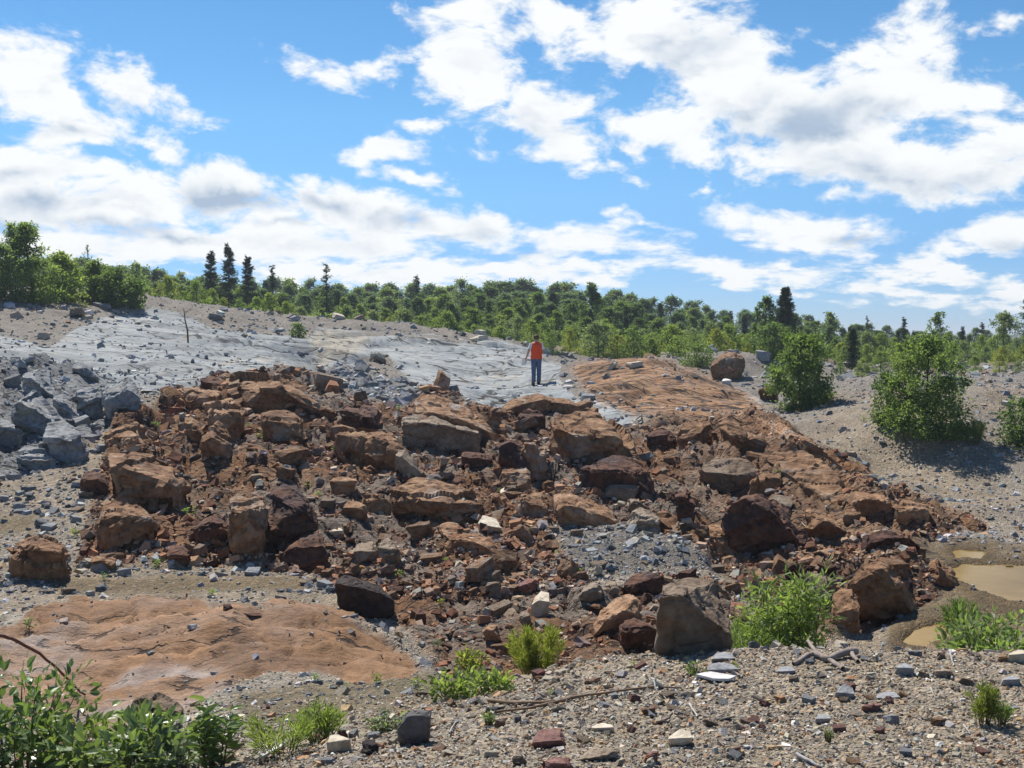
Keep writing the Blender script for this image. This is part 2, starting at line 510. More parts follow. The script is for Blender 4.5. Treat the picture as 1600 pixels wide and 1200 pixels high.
def poly_sdf(u, v, poly):
    """Signed distance in pixels, positive inside."""
    d = np.full(u.shape, 1e9)
    inside = np.zeros(u.shape, bool)
    n = len(poly)
    for i in range(n):
        (ax, ay), (bx, by) = poly[i], poly[(i + 1) % n]
        ex, ey = bx - ax, by - ay
        t = np.clip(((u - ax) * ex + (v - ay) * ey) / (ex * ex + ey * ey + 1e-9), 0, 1)
        d = np.minimum(d, np.hypot(u - ax - t * ex, v - ay - t * ey))
        cond = (ay > v) != (by > v)
        xi = ax + (v - ay) / (by - ay + (1e-9 if by == ay else 0)) * ex
        inside ^= cond & (u < xi)
    return np.where(inside, d, -d)


def zone_weights(x, y, zb):
    u, v = project(np.stack([x, y, zb], -1))
    u, v = u.astype(np.float32), v.astype(np.float32)
    k = 2.2 / np.maximum(y, 3.0)
    wob = fbm(x * 9 * k, y * 4 * k, 3, 4) * 9.0
    out = {}
    for name, polys in ZONES.items():
        s = np.full(u.shape, -1e9)
        for p in polys:
            s = np.maximum(s, poly_sdf(u, v, p))
        soft = {'slab': 4.0, 'pink': 4.0, 'orange': 8.0}.get(name, 9.0)
        lo, hi = Y_RANGE[name]
        amp = {'wet': .5, 'orange': 1.8, 'slab': 1.4}.get(name, 1.0)
        w = sstep(s + amp * wob, -soft, soft) * ((y > lo) & (y < hi))
        out[name] = w.astype(np.float32)
    for a in ('slab', 'orange', 'pink'):
        for b in ('rust', 'broken', 'moss', 'dark_gravel'):
            out[b] = out[b] * (1 - out[a])
    out['slab'] = out['slab'] * (1 - out['orange'])
    return out


def strata(x, y, ang, wave, seed, warp=0.5):
    """Saw-tooth ledges: planar beds that break off on one side."""
    c, s = math.cos(ang), math.sin(ang)
    t = (x * c + y * s) / wave + warp * fbm(x / wave * .35, y / wave * .35, seed, 3)
    f = t - np.floor(t)
    rnd = _hash(np.floor(t), np.zeros_like(t), seed + 3)
    f = np.where(f < .85, f / .85, (1 - f) / .15)
    return f * (0.35 + rnd)


POOLS = [[(1480, 894), (1502, 885), (1600, 890), (1760, 898), (1760, 946), (1580, 946), (1530, 930)], [(1405, 1006), (1430, 986), (1478, 976), (1497, 962), (1490, 998), (1446, 1014)],
         [(1490, 860), (1542, 864), (1532, 876), (1494, 872)], [(1138, 876), (1172, 880), (1170, 890), (1142, 888)]]
POOL_LEVEL = CAM_Z - 2.93


def pool_depth(x, y, zb):
    pu, pv = project(np.stack([x, y, zb], -1))
    pm = np.full(x.shape, -99.)
    for pl in POOLS:
        pm = np.maximum(pm, poly_sdf(pu, pv, pl))
    return np.where((y > 8) & (y < 18), pm + 6 * fbm(x * 2, y * 2, 81, 3), -99.)


def ground_height(x, y, want_zones=False):
    x, y = np.asarray(x, np.float64), np.asarray(y, np.float64)
    zb = base_height(x, y)
    Z = zone_weights(x, y, zb)
    near = sstep(y, 0, 4)
    far = 1 - sstep(y, 62, 80)
    h = zb.astype(np.float64)
    calm = Z['wet']
    hard = np.clip(Z['slab'] + Z['pink'] + Z['orange'], 0, 1)
    loose = np.clip(1 - hard - Z['rust'] - Z['broken'], 0, 1)
    h += loose * (1 - .9 * calm) * (fbm(x * .9, y * .9, 11, 4) * (0.035 + 0.0022 * np.minimum(y, 60)) + fbm(x * 4, y * 4, 12, 3) * .016)
    # erosion rills on the right-hand gravel slope
    rill = sstep(x, 6, 9) * sstep(y, 18, 22) * (1 - sstep(y, 34, 40))
    h += loose * rill * (fbm(x * 1.1 + y * .35, y * .12, 15, 3) * .16)
    # rubble
    f1, f2, cid = worley(x * .55 + .4 * fbm(x * .5, y * .5, 21, 3), y * .45 + .4 * fbm(x * .5, y * .5, 22, 3), 23)
    blk = (cid - .5) * .42 * sstep(f2 - f1, .02, .22)
    rid = sstep(x, 2.2, 4.0)                              # the sheeted ridge on the right
    g1, g2, gid = worley(x * 1.7 + .4 * fbm(x * 1.6, y * 1.6, 34, 3), y * 1.4 + .4 * fbm(x * 1.6, y * 1.6, 35, 3), 36)
    blk2 = (gid - .45) * .22 * sstep(g2 - g1, .02, .2) - .10 * (1 - sstep(g2 - g1, .0, .10))
    sc_ = .55 + .45 * sstep(y, 13, 19)
    rg = fbm(x * .7, y * .7, 24, 5, .55) * .20 + fbm(x * 3.1, y * 3.1, 25, 4, .65) * .085 + (blk * .95 + blk2 * .9) * (1 - .45 * rid) * sc_ + fbm(x * 9, y * 9, 27, 3, .6) * .022
    rg += rid * (strata(x, y, rad(25), 1.3, 26, .9) - .45) * .42 + rid * (strata(x, y, rad(38), .42, 28, .8) - .45) * .15
    rg += (strata(x, y, rad(-72), 1.9, 115, 1.2) - .45) * .24 * sc_ * sstep(fbm(x * .35, y * .35, 116, 2), -.2, .15)
    h += Z['rust'] * (1 - .8 * calm) * rg
    # broken grey blocks
    h += Z['broken'] * (fbm(x * .8, y * .8, 31, 4) * .14 + (strata(x, y, rad(150), .9, 32, .6) - .4) * .35 + (strata(x, y, rad(35), 1.7, 33, .6) - .4) * .2)
    # ice-smoothed slabs
    sl = fbm(x * .22, y * .22, 41, 3) * .20 + fbm(x * 1.3, y * .8, 42, 4) * .035
    sl += fbm(x * 3.2, y * 1.7, 47, 3, .6) * .02
    sl += (strata(x, y, rad(-78), 4.6, 111, 1.1) - .45) * .34 * sstep(fbm(x * .12, y * .12, 112, 2), -.25, .15) + (strata(x, y, rad(-60), 1.7, 113, 1.3) - .45) * .10 * sstep(fbm(x * .25, y * .25, 114, 2), -.1, .2)
    a, b = math.cos(rad(24)), math.sin(rad(24))
    k1, k2, _ = worley((x * a + y * b) * .30 + .25 * fbm(x * .6, y * .6, 45, 3), (-x * b + y * a) * .62 + .2 * fbm(x * .6, y * .6, 46, 3), 45)
    sl -= .11 * np.exp(-((k2 - k1) / .035) ** 2)
    h += Z['slab'] * sl * 1.15
    og = fbm(x * .35, y * .35, 51, 4) * .13 + fbm(x * 2.3, y * 1.4, 52, 4, .6) * .05 + (strata(x, y, rad(110), 1.3, 53, .9) - .45) * .16
    og += (strata(x, y, rad(-50), 1.9, 119, 1.2) - .45) * .26 * sstep(fbm(x * .3, y * .3, 120, 2), -.15, .2)
    og += (strata(x, y, rad(62), .55, 54, .8) - .45) * .06
    h += Z['orange'] * og * .6
    pk = fbm(x * .6, y * .6, 61, 3) * .05 + fbm(x * 3.5, y * 3.5, 62, 5, .62) * .026
    pk += (strata(x, y, rad(-97), 1.1, 117, 1.3) - .45) * .055 * sstep(fbm(x * .6, y * .6, 118, 2), -.1, .2)
    pk += (strata(x, y, rad(100), .9, 65, 1.1) - .45) * .05 + (strata(x, y, rad(60), .45, 66, 1.2) - .45) * .022
    c1, c2, _ = worley((x * .93 + y * .2) * .75 + .35 * fbm(x, y, 63, 3), y * 1.25 + .3 * fbm(x, y, 64, 3), 63)
    brk = sstep(fbm(x * .9, y * .9, 67, 2), -.25, .25)
    pk -= .022 * np.exp(-((c2 - c1) / .03) ** 2) * brk
    h += Z['pink'] * pk * 2.3
    # the pit floor is level where water stands, the pools lie a little lower
    pm = pool_depth(x, y, zb)
    flat = sstep(pm, -40, -16)
    h = h * (1 - flat) + (POOL_LEVEL + .035 + .02 * fbm(x * 3, y * 3, 82, 3)) * flat - .10 * sstep(pm, -6, 6)
    if want_zones:
        return h, Z
    return h


def hits(uv):
    """First ground point under each photo pixel."""
    uv = np.asarray(uv, float)
    Ys = np.exp(np.linspace(math.log(3.2), math.log(110), 460))
    D = np.array([ray(u, v) for u, v in uv])
    T = Ys[None, :] / D[:, 1:2]
    X, Yy, Zz = D[:, 0:1] * T, D[:, 1:2] * T, D[:, 2:3] * T + CAM_Z
    G = ground_height(X.ravel(), Yy.ravel()).reshape(X.shape)
    below = Zz < G
    out = []
    for i in range(len(uv)):
        j = int(np.argmax(below[i])) if below[i].any() else len(Ys) - 1
        if j > 0:
            a0, a1 = Zz[i, j - 1] - G[i, j - 1], Zz[i, j] - G[i, j]
            t = a0 / (a0 - a1 + 1e-9)
            t = min(max(t, 0), 1)
            Y = Ys[j - 1] + t * (Ys[j] - Ys[j - 1])
        else:
            Y = Ys[0]
        out.append(D[i] * (Y / D[i, 1]) + np.array([0, 0, CAM_Z]))
    return np.array(out)


# ------------------------------------------------------------------ materials of the ground and the rock
def principled(T, base, rough=0.9, normal=None, spec=0.25):
    b = T.n('ShaderNodeBsdfPrincipled')
    if isinstance(base, bpy.types.NodeSocket):
        T.L.new(base, b.inputs['Base Color'])
    else:
        b.inputs['Base Color'].default_value = (*base, 1)
    if isinstance(rough, bpy.types.NodeSocket):
        T.L.new(rough, b.inputs['Roughness'])
    else:
        b.inputs['Roughness'].default_value = rough
    b.inputs['Specular IOR Level'].default_value = spec
    if normal is not None:
        T.L.new(normal, b.inputs['Normal'])
    o = T.n('ShaderNodeOutputMaterial')
    T.L.new(b.outputs[0], o.inputs[0])
    return b


def new_mat(name):
    m = bpy.data.materials.new(name)
    m.use_nodes = True
    T = NT(m.node_tree)
    T.N.clear()
    return m, T


def bump(T, height, strength, dist):
    b = T.n('ShaderNodeBump', inp={'Strength': strength, 'Distance': dist})
    T.L.new(height, b.inputs['Height'])
    return b.outputs[0]


def ground_mat(name, grain, bump_dist, streak=(1, 1, 1), var=0.5, rough=.95, cracks=(), turn=0, pebbles=()):
    """Colour comes from the mesh's own mineral colour; grain, blotches and fine relief from noise."""
    m, T = new_mat(name)
    at_ = T.n('ShaderNodeAttribute', attribute_name='Col')
    geo = T.n('ShaderNodeNewGeometry')
    mp = T.n('ShaderNodeMapping')
    T.L.new(geo.outputs['Position'], mp.inputs['Vector'])
    mp.inputs['Scale'].default_value = streak
    mp.inputs['Rotation'].default_value = (0, 0, rad(turn))
    n1 = T.noise(mp.outputs[0], grain, 8, .68)
    n2 = T.noise(mp.outputs[0], grain * .11, 5, .6)
    n3 = T.noise(geo.outputs['Position'], grain * 4.5, 3, .7)
    f = T.math('MULTIPLY_ADD', n1, var * 2.0, 1.0 - var)
    f = T.math('MULTIPLY', f, T.math('MULTIPLY_ADD', n2, .9, .55))
    f = T.math('MULTIPLY', f, T.math('MULTIPLY_ADD', n3, .8, .6))
    cmb = T.n('ShaderNodeCombineColor', inp={0: f, 1: f, 2: f})
    col = T.mix(1.0, at_.outputs['Color'], cmb.outputs[0], 'MULTIPLY')
    hgt = T.math('ADD', n1, T.math('MULTIPLY', n3, .35))
    for (sc, amt) in pebbles:                                   # stones too small to model one by one
        vp = T.n('ShaderNodeTexVoronoi', feature='F1', inp={'Vector': geo.outputs['Position'], 'Scale': sc, 'Randomness': 1.0})
        sep = T.n('ShaderNodeSeparateColor', inp={0: vp.outputs['Color']})
        tone = T.ramp(sep.outputs[0], [(.0, (.50, .46, .42)), (.35, (.80, .76, .70)), (.62, (1.05, 1.0, .92)), (.80, (1.15, .90, .66)), (.93, (1.5, 1.45, 1.35)), (1.0, (1.8, 1.75, 1.65))])
        col = T.mix(amt, col, tone, 'MULTIPLY')
        hgt = T.math('SUBTRACT', hgt, T.math('MULTIPLY', vp.outputs['Distance'], 1.6 * amt))
    for (sc, stretch, turn, width, dark, gate) in cracks:          # joints filled with dirt
        mq = T.n('ShaderNodeMapping')
        T.L.new(geo.outputs['Position'], mq.inputs['Vector'])
        mq.inputs['Rotation'].default_value = (0, 0, rad(turn))
        mq.inputs['Scale'].default_value = (sc, sc * stretch, sc * .6)
        wv = T.n('ShaderNodeTexNoise', inp={'Vector': mq.outputs[0], 'Scale': 1.4, 'Detail': 5.0, 'Roughness': .65})
        ws = T.n('ShaderNodeVectorMath', operation='MULTIPLY_ADD', inp={0: wv.outputs['Color'], 1: (.55, .55, .3), 2: mq.outputs[0]})
        vo = T.n('ShaderNodeTexVoronoi', feature='DISTANCE_TO_EDGE', inp={'Vector': ws.outputs[0], 'Scale': 1.0})
        gt = T.smooth(T.noise(mq.outputs[0], .8, 3, .6), gate, gate + .12)
        line = T.math('MULTIPLY', T.smooth(vo.outputs['Distance'], width * .3, width, 1, 0), gt)
        col = T.mix(T.math('MULTIPLY', line, dark), col, (.035, .03, .026))
        hgt = T.math('SUBTRACT', hgt, T.math('MULTIPLY', line, .9))
    principled(T, col, rough, bump(T, hgt, .9, bump_dist))
    return m


M_GRAVEL = ground_mat('gravel_soil', 14, .03, var=.5, pebbles=[(55, .55), (21, .42)])
M_RUBBLE = ground_mat('rusty_rock_ground', 7, .12, (1.5, .6, 1.8), var=.85, cracks=[(1.1, 2.8, -35, .05, .85, .44), (3.0, 2.8, -40, .07, .7, .46)], turn=-38)
M_SLAB = ground_mat('smooth_bedrock', 4, .028, (.5, 1.7, 2.2), var=.42, cracks=[(.22, 2.8, -20, .028, .9, .40), (.5, 3.4, -26, .034, .85, .45), (.9, 4.5, -30, .05, .4, .52)])
M_PINK = ground_mat('pinkish_bedrock', 9, .035, (.7, 1.5, 1.5), var=.5, cracks=[(.55, 3.4, 10, .016, .85, .46), (1.7, 3.6, -14, .022, .6, .52)])
M_ORANGE = ground_mat('orange_bedrock', 4, .06, (.6, 1.6, 2.0), var=.5, cracks=[(.30, 3.6, -28, .035, .9, .38), (.8, 4.0, -34, .06, .85, .42), (1.7, 3.0, -20, .07, .6, .46)])


# ------------------------------------------------------------------ ground mesh
def build_ground():
    rows = np.r_[np.linspace(-3.0, 3.4, 14)[:-1], np.exp(np.arange(math.log(3.4), math.log(19), .0074)), np.exp(np.arange(math.log(19), math.log(64), .0048)), np.exp(np.linspace(math.log(64), math.log(9000), 46))]
    th = np.r_[np.linspace(rad(-72), rad(-34), 14)[:-1], np.linspace(rad(-34), rad(34), 720), np.linspace(rad(34), rad(72), 14)[1:]]
    Y, TH = np.meshgrid(rows, th, indexing='ij')
    X = (Y + 4.0) * np.tan(TH) * .93
    z, Z = ground_height(X.ravel(), Y.ravel(), True)
    x, y = X.ravel(), Y.ravel()
    n = len(x)
    # mineral colours, plus the painted shade of one rock cavity
    blot = fbm(x * .5, y * .5, 71, 4)
    blot2 = fbm(x * 1.7, y * 1.7, 72, 4)
    fine = fbm(x * 6, y * 6, 73, 3)
    C = np.empty((n, 3))
    grav = np.array([.300, .262, .208])
    gravg = np.array([.300, .280, .245])
    C[:] = grav
    g = sstep(blot + .3 * blot2, -.2, .4)[:, None]
    C = C * (1 - g) + gravg * g
    up = sstep(y, 24, 34)[:, None] * .8
    C = C * (1 - up) + np.array([.240, .230, .217]) * up

    def lay(w, a, b, t):
        nonlocal C
        t = np.clip(t, 0, 1)[:, None]
        c = np.array(a) * (1 - t) + np.array(b) * t
        C = C * (1 - w[:, None]) + c * w[:, None]
    lay(Z['dark_gravel'], (.14, .14, .14), (.235, .235, .23), .5 + .7 * fine)
    lay(Z['moss'] * .8, (.12, .11, .055), (.19, .155, .10), .5 + .8 * blot2)
    lay(Z['broken'], (.17, .172, .172), (.30, .302, .295), .45 + .6 * blot2)
    lay(Z['rust'], (.175, .086, .042), (.305, .172, .088), .45 + .8 * blot2)
    lay(Z['rust'] * sstep(x, 3.0, 6.5) * sstep(y, 13, 16) * .7, (.23, .115, .05), (.34, .19, .095), .5 + .7 * blot2)
    lay(Z['rust'] * sstep(blot + .5 * blot2, -.1, .3) * .85 * (1 - .7 * sstep(x, 2.2, 4)), (.155, .128, .104), (.26, .22, .18), .5 + fine)
    lay(Z['rust'] * sstep(-blot2, .3, .8) * .7, (.075, .040, .032), (.12, .06, .045), .5 + fine)
    dg = poly_sdf(*[a.astype(np.float32) for a in project(np.stack([x, y, z], -1))], [(870, 822), (1000, 822), (1080, 850), (1130, 885), (1020, 890), (930, 900), (880, 860)])
    lay(sstep(dg, -8, 8) * (y > 9) * (y < 18), (.15, .145, .135), (.23, .215, .195), .5 + fine)
    lay(Z['slab'], (.245, .265, .268), (.325, .335, .325), .5 + .7 * blot)
    lay(Z['slab'] * sstep(blot2 + .4 * blot, .35, .8) * .6, (.40, .33, .24), (.46, .40, .32), .5 + fine)
    lay(Z['slab'] * sstep(-blot2, .30, .65) * .65, (.15, .16, .165), (.21, .215, .215), .5 + fine)
    lay(Z['slab'] * sstep(fbm(x * .45 + y * .3, y * 1.4, 77, 4), .18, .5) * .6, (.20, .205, .20), (.26, .25, .235), .5 + fine)
    lay(Z['orange'], (.25, .13, .065), (.40, .24, .13), .45 + .8 * blot2)
    lay(Z['orange'] * sstep(fbm(x * .9, y * 2.2, 74, 3), .25, .6) * .5, (.26, .25, .23), (.34, .32, .29), .5 + fine)
    lay(Z['orange'] * sstep(fbm(x * 1.3, y * 1.3, 97, 5, .6), .05, .4) * .55, (.42, .27, .16), (.30, .16, .08), .5 + fine)
    lay(Z['orange'] * sstep(fbm(x * .55 + y * .5, y * 1.5 - x * .5, 78, 5, .6), .10, .32) * .75, (.13, .075, .045), (.21, .12, .065), .5 + fine)
    lay(Z['pink'], (.265, .182, .130), (.230, .130, .068), .5 + .8 * blot + .8 * blot2 + .4 * fine + .5 * sstep(x, -3.2, -1.2))
    lay(Z['pink'] * sstep(fbm(x * .8, y * 1.6, 75, 3), .22, .55) * .6, (.31, .28, .265), (.36, .32, .29), .5 + fine)
    lay(Z['pink'] * sstep(fbm(x * 1.1 + 5, y * 2.6, 79, 5, .6), .02, .35) * .6, (.35, .215, .125), (.30, .17, .09), .5 + fine)
    lay(Z['pink'] * sstep(fbm(x * 2.2, y * 2.2, 76, 3), .3, .6) * .6, (.16, .10, .07), (.22, .13, .08), .5 + fine)
    pu, pv = (a.astype(np.float32) for a in project(np.stack([x, y, z], -1)))
    rot = poly_sdf(pu, pv, [(330, 1012), (395, 1000), (470, 1020), (530, 1048), (440, 1062), (350, 1056)])
    lay(sstep(rot + 14 * blot2, -10, 12) * (y > 7) * (y < 12) * Z['pink'] * .75, (.11, .068, .042), (.20, .12, .075), .5 + fine)  # broken brown rock, with the shade of its cavity put into the colour
    tan_ = poly_sdf(pu, pv, [(482, 522), (520, 514), (585, 520), (570, 545), (520, 560), (498, 590)])
    lay(sstep(tan_ + 10 * blot2, -8, 8) * (y > 30) * Z['slab'] * .65, (.34, .285, .20), (.42, .36, .27), .5 + fine)
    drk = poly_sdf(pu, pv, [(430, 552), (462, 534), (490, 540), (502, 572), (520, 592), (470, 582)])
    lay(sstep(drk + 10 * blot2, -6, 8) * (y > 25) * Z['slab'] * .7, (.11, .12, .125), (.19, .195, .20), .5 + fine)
    lay(Z['wet'] * .85, (.135, .105, .06), (.20, .16, .095), .5 + .8 * blot2)
    pm = pool_depth(x, y, z)
    lay(sstep(pm, -34, -6) * .8, (.085, .062, .032), (.13, .095, .05), .5 + fine)
    fz = sstep(y, 60, 66)
    lay(fz, (.05, .075, .025), (.08, .10, .04), .5 + blot)
    V = np.stack([x, y, z], -1)
    nr, nc = Y.shape
    i = np.arange((nr - 1) * (nc - 1))
    r, c = i // (nc - 1), i % (nc - 1)
    F = np.stack([r * nc + c, r * nc + c + 1, (r + 1) * nc + c + 1, (r + 1) * nc + c], -1)
    zf = {k: Z[k][F].mean(1) for k in ('slab', 'orange', 'pink', 'rust', 'broken')}
    sel = np.zeros(len(F), int)
    sel[(zf['rust'] + zf['broken']) > .5] = 1
    sel[zf['slab'] > .5] = 2
    sel[zf['orange'] > .5] = 3
    sel[zf['pink'] > .5] = 4
    info = [('ground', [M_GRAVEL], None, None), ('rubble_terrain', [M_RUBBLE], 'rust brown and grey broken bedrock rising across the middle of the pit', 'bedrock'),
            ('grey_bedrock_terrain', [M_SLAB], 'smooth pale blue-grey bedrock slab and dome the person stands on', 'bedrock'),
            ('orange_bedrock_terrain', [M_ORANGE], 'orange brown bedrock dome just beyond the person in the orange vest', 'bedrock'),
            ('pink_bedrock_terrain', [M_PINK], 'low pinkish tan bedrock outcrop beside the leafy bush and bent stem', 'bedrock')]
    for k, (name, mats, label, cat) in enumerate(info):
        f = F[sel == k]
        ids = np.unique(f)
        rm = np.zeros(n, np.int64)
        rm[ids] = np.arange(len(ids))
        me = mesh_np(name, V[ids], rm[f], mats, C[ids], smooth=True)
        finish(name, me, kind='structure', label=label, cat=cat)


build_ground()

# ------------------------------------------------------------------ standing water
def water_mat():
    m, T = new_mat('muddy_water')
    geo = T.n('ShaderNodeNewGeometry')
    n = T.noise(geo.outputs['Position'], 1.3, 4, .6)
    col = T.ramp(n, [(.3, (.19, .12, .034)), (.7, (.28, .19, .07))])
    r = T.noise(geo.outputs['Position'], 9, 3, .5)
    principled(T, col, .10, bump(T, r, .05, .01), spec=.035)
    return m


M_WATER = water_mat()


def pool(name, uv, level, label):
    pts = [at(u, v, 1.0) for u, v in uv]
    V = []
    for p in pts:
        d = (p - Vector((0, 0, CAM_Z)))
        t = (level - CAM_Z) / d.z
        V.append((d.x * t, d.y * t, level))
    bm = bmesh.new()
    bm.faces.new([bm.verts.new(v) for v in V])
    bmesh.ops.triangulate(bm, faces=bm.faces[:])
    me = bpy.data.meshes.new(name)
    bm.to_mesh(me)
    bm.free()
    me.materials.append(M_WATER)
    finish(name, me, kind='structure', label=label, cat='puddle')
# ------------------------------------------------------------------ rock materials
def rock_mat(name, stops, grain=2.2, vein=None, bdist=.05, rnd=0.0, bed=0.0):
    m, T = new_mat(name)
    tc = T.n('ShaderNodeTexCoord')
    oi = T.n('ShaderNodeObjectInfo')
    off = T.n('ShaderNodeVectorMath', operation='SCALE', inp={0: oi.outputs['Location'], 'Scale': .37})
    vec = T.n('ShaderNodeVectorMath', operation='ADD', inp={0: tc.outputs['Object'], 1: off.outputs[0]}).outputs[0]
    n1 = T.noise(vec, grain, 8, .62, .4)
    n2 = T.noise(vec, grain * 5, 6, .65)
    n3 = T.noise(vec, grain * .55, 4, .6, .6)
    f = T.math('ADD', T.math('MULTIPLY', n1, .65), T.math('MULTIPLY', n2, .35))
    if rnd:
        f = T.math('ADD', f, T.math('MULTIPLY_ADD', oi.outputs['Random'], rnd, -rnd * .5))
    col = T.ramp(f, stops)
    if vein:
        col = T.mix(T.smooth(n3, .54, .66, 0, .8), col, vein)
    g = T.math('MULTIPLY_ADD', n2, 1.0, .5)
    cg = T.n('ShaderNodeCombineColor', inp={0: g, 1: g, 2: g})
    col = T.mix(.75, col, cg.outputs[0], 'MULTIPLY')
    hgt = T.math('ADD', n2, T.math('MULTIPLY', n1, .8))
    if bed:
        mp = T.n('ShaderNodeMapping')
        T.L.new(vec, mp.inputs['Vector'])
        mp.inputs['Rotation'].default_value = (0.3, 0.5, 0.2)
        mp.inputs['Scale'].default_value = (.5, .6, 6)
        hgt = T.math('ADD', hgt, T.math('MULTIPLY', T.noise(mp.outputs[0], 2.5, 4, .6), bed))
    principled(T, col, .88, bump(T, hgt, .8, bdist), spec=.2)
    return m


M_ROCK = {
    'rust': rock_mat('rusty_rock', [(.30, (.062, .034, .023)), (.43, (.165, .087, .046)), (.54, (.262, .148, .078)), (.68, (.39, .262, .155))], vein=(.32, .25, .19), bed=.5),
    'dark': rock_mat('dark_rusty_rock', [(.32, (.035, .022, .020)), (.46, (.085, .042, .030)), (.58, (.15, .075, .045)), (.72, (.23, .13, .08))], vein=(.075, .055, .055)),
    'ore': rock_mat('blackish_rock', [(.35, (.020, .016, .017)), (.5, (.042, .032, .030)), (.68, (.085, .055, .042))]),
    'orange': rock_mat('orange_rock', [(.32, (.14, .07, .035)), (.46, (.275, .152, .08)), (.6, (.40, .255, .155)), (.74, (.48, .37, .26))], vein=(.36, .32, .28), bed=.9),
    'tan': rock_mat('tan_rock', [(.32, (.13, .095, .065)), (.48, (.25, .19, .135)), (.66, (.38, .31, .235))], vein=(.20, .105, .055)),
    'weathered': rock_mat('weathered_rock', [(.32, (.07, .045, .03)), (.46, (.15, .105, .07)), (.6, (.235, .175, .125)), (.72, (.32, .26, .20))], vein=(.21, .10, .04), bed=.4),
    'grey': rock_mat('blue_grey_rock', [(.32, (.105, .108, .11)), (.48, (.22, .225, .225)), (.66, (.35, .352, .345))], vein=(.25, .22, .18), bed=.6),
    'slate': rock_mat('slate_rock', [(.34, (.20, .203, .21)), (.52, (.285, .288, .29)), (.7, (.37, .37, .365))], grain=5, bdist=.012),
    'darkslate': rock_mat('dark_slate', [(.34, (.075, .07, .07)), (.52, (.115, .108, .105)), (.7, (.16, .15, .145))], grain=6, bdist=.01),
    'cream': rock_mat('cream_rock', [(.34, (.36, .30, .21)), (.52, (.55, .48, .37)), (.7, (.68, .62, .52))], grain=4, bdist=.015),
    'white': rock_mat('white_rock', [(.34, (.52, .50, .46)), (.52, (.70, .68, .64)), (.7, (.8, .78, .75))], grain=4, bdist=.015),
    'maroon': rock_mat('maroon_rock', [(.34, (.10, .05, .04)), (.5, (.19, .10, .085)), (.7, (.29, .17, .14))], grain=7, vein=(.25, .105, .05), bdist=.012),
}
M_STONES = ground_mat('loose_stone', 9, .02, var=.45)


def roughen(bm, size, seed, amp=.045, beds=.03, fine=.015):
    """Breaks up a hull: irregular faces, bedding steps, chipped edges."""
    off = Vector((seed * 3.17 % 50, seed * 7.31 % 50, seed * 1.93 % 50))
    rng = random.Random(seed)
    bd = Vector((rng.uniform(-.5, .5), rng.uniform(-.5, .5), 1)).normalized()
    bm.normal_update()
    k = 2.1 / size
    th = size * .13
    move = []
    for v in bm.verts:
        p = v.co
        q = p * k + off
        d = mnoise.fractal(q, .9, 2.1, 5) * amp * size
        d += (mnoise.noise(q * 4.7) * .6 + mnoise.noise(q * 9.3) * .4) * fine * size
        c = mnoise.voronoi(q * 1.15)[0]
        d -= max(0.0, .10 - (c[1] - c[0])) / .10 * amp * .7 * size            # joints
        lay = p.dot(bd) / th + mnoise.noise(q * .7) * .8
        d += (mnoise.cell(Vector((math.floor(lay) * 1.7 + seed, .5, .5))) - .5) * beds * size
        move.append(v.normal * d)
    for v, m in zip(bm.verts, move):
        v.co += m


def hull_of(pts):
    bm = bmesh.new()
    for p in pts:
        bm.verts.new(p)
    r = bmesh.ops.convex_hull(bm, input=bm.verts[:])
    junk = [g for g in r['geom_interior'] + r['geom_unused'] if isinstance(g, bmesh.types.BMVert)]
    if junk:
        bmesh.ops.delete(bm, geom=list(set(junk)), context='VERTS')
    return bm


def hull_mesh(name, pts, seed, cuts, size, mat, amp=.045, beds=.03, smooth=False, breaks=0):
    bm = hull_of(pts)
    rb = random.Random(seed * 13 + 1)
    for _ in range(breaks):                  # corners and edges knocked off along random planes
        d = Vector((rb.uniform(-1, 1), rb.uniform(-1.2, .5), rb.uniform(-.35, 1))).normalized()
        s = [v.co.dot(d) for v in bm.verts]
        hi, lo = max(s), min(s)
        cut = hi - (hi - lo) * rb.uniform(.05, .15)
        bmesh.ops.bisect_plane(bm, geom=bm.verts[:] + bm.edges[:] + bm.faces[:], plane_co=d * cut, plane_no=d, clear_outer=True)
        ps = [v.co.copy() for v in bm.verts]
        bm.free()
        bm = hull_of(ps)
    L = size / (cuts * 1.25)
    for _ in range(6):
        es = [e for e in bm.edges if e.calc_length() > L]
        if not es:
            break
        bmesh.ops.subdivide_edges(bm, edges=es, cuts=1, use_grid_fill=False)
        bmesh.ops.triangulate(bm, faces=[f for f in bm.faces if len(f.verts) > 3])
    for _ in range(1):
        bmesh.ops.smooth_vert(bm, verts=bm.verts[:], factor=.08, use_axis_x=True, use_axis_y=True, use_axis_z=True)
    roughen(bm, size, seed, amp, beds)
    me = bpy.data.meshes.new(name)
    bm.to_mesh(me)
    bm.free()
    me.polygons.foreach_set('use_smooth', [smooth] * len(me.polygons))
    me.materials.append(mat)
    return me


def box(u0, v0, u1, v1, tilt=0.0, seed=0, top=.40):
    """Outline of a plain block inside a photo rectangle."""
    r = random.Random(seed + int(u0 * 7 + v0))
    w, h = u1 - u0, v1 - v0
    j = lambda a=.06: r.uniform(-a, a)
    P = lambda x, y: (u0 + (x + j()) * w, v0 + (y + j(.05) + tilt * (x - .5)) * h)
    return ([P(.16, .10), P(.45, .0), P(.80, .08)], [P(.0, top), P(.3, top + .06), P(.7, top), P(1., top - .08)], [P(.08, .82), P(.5, 1.), P(.94, .88)])


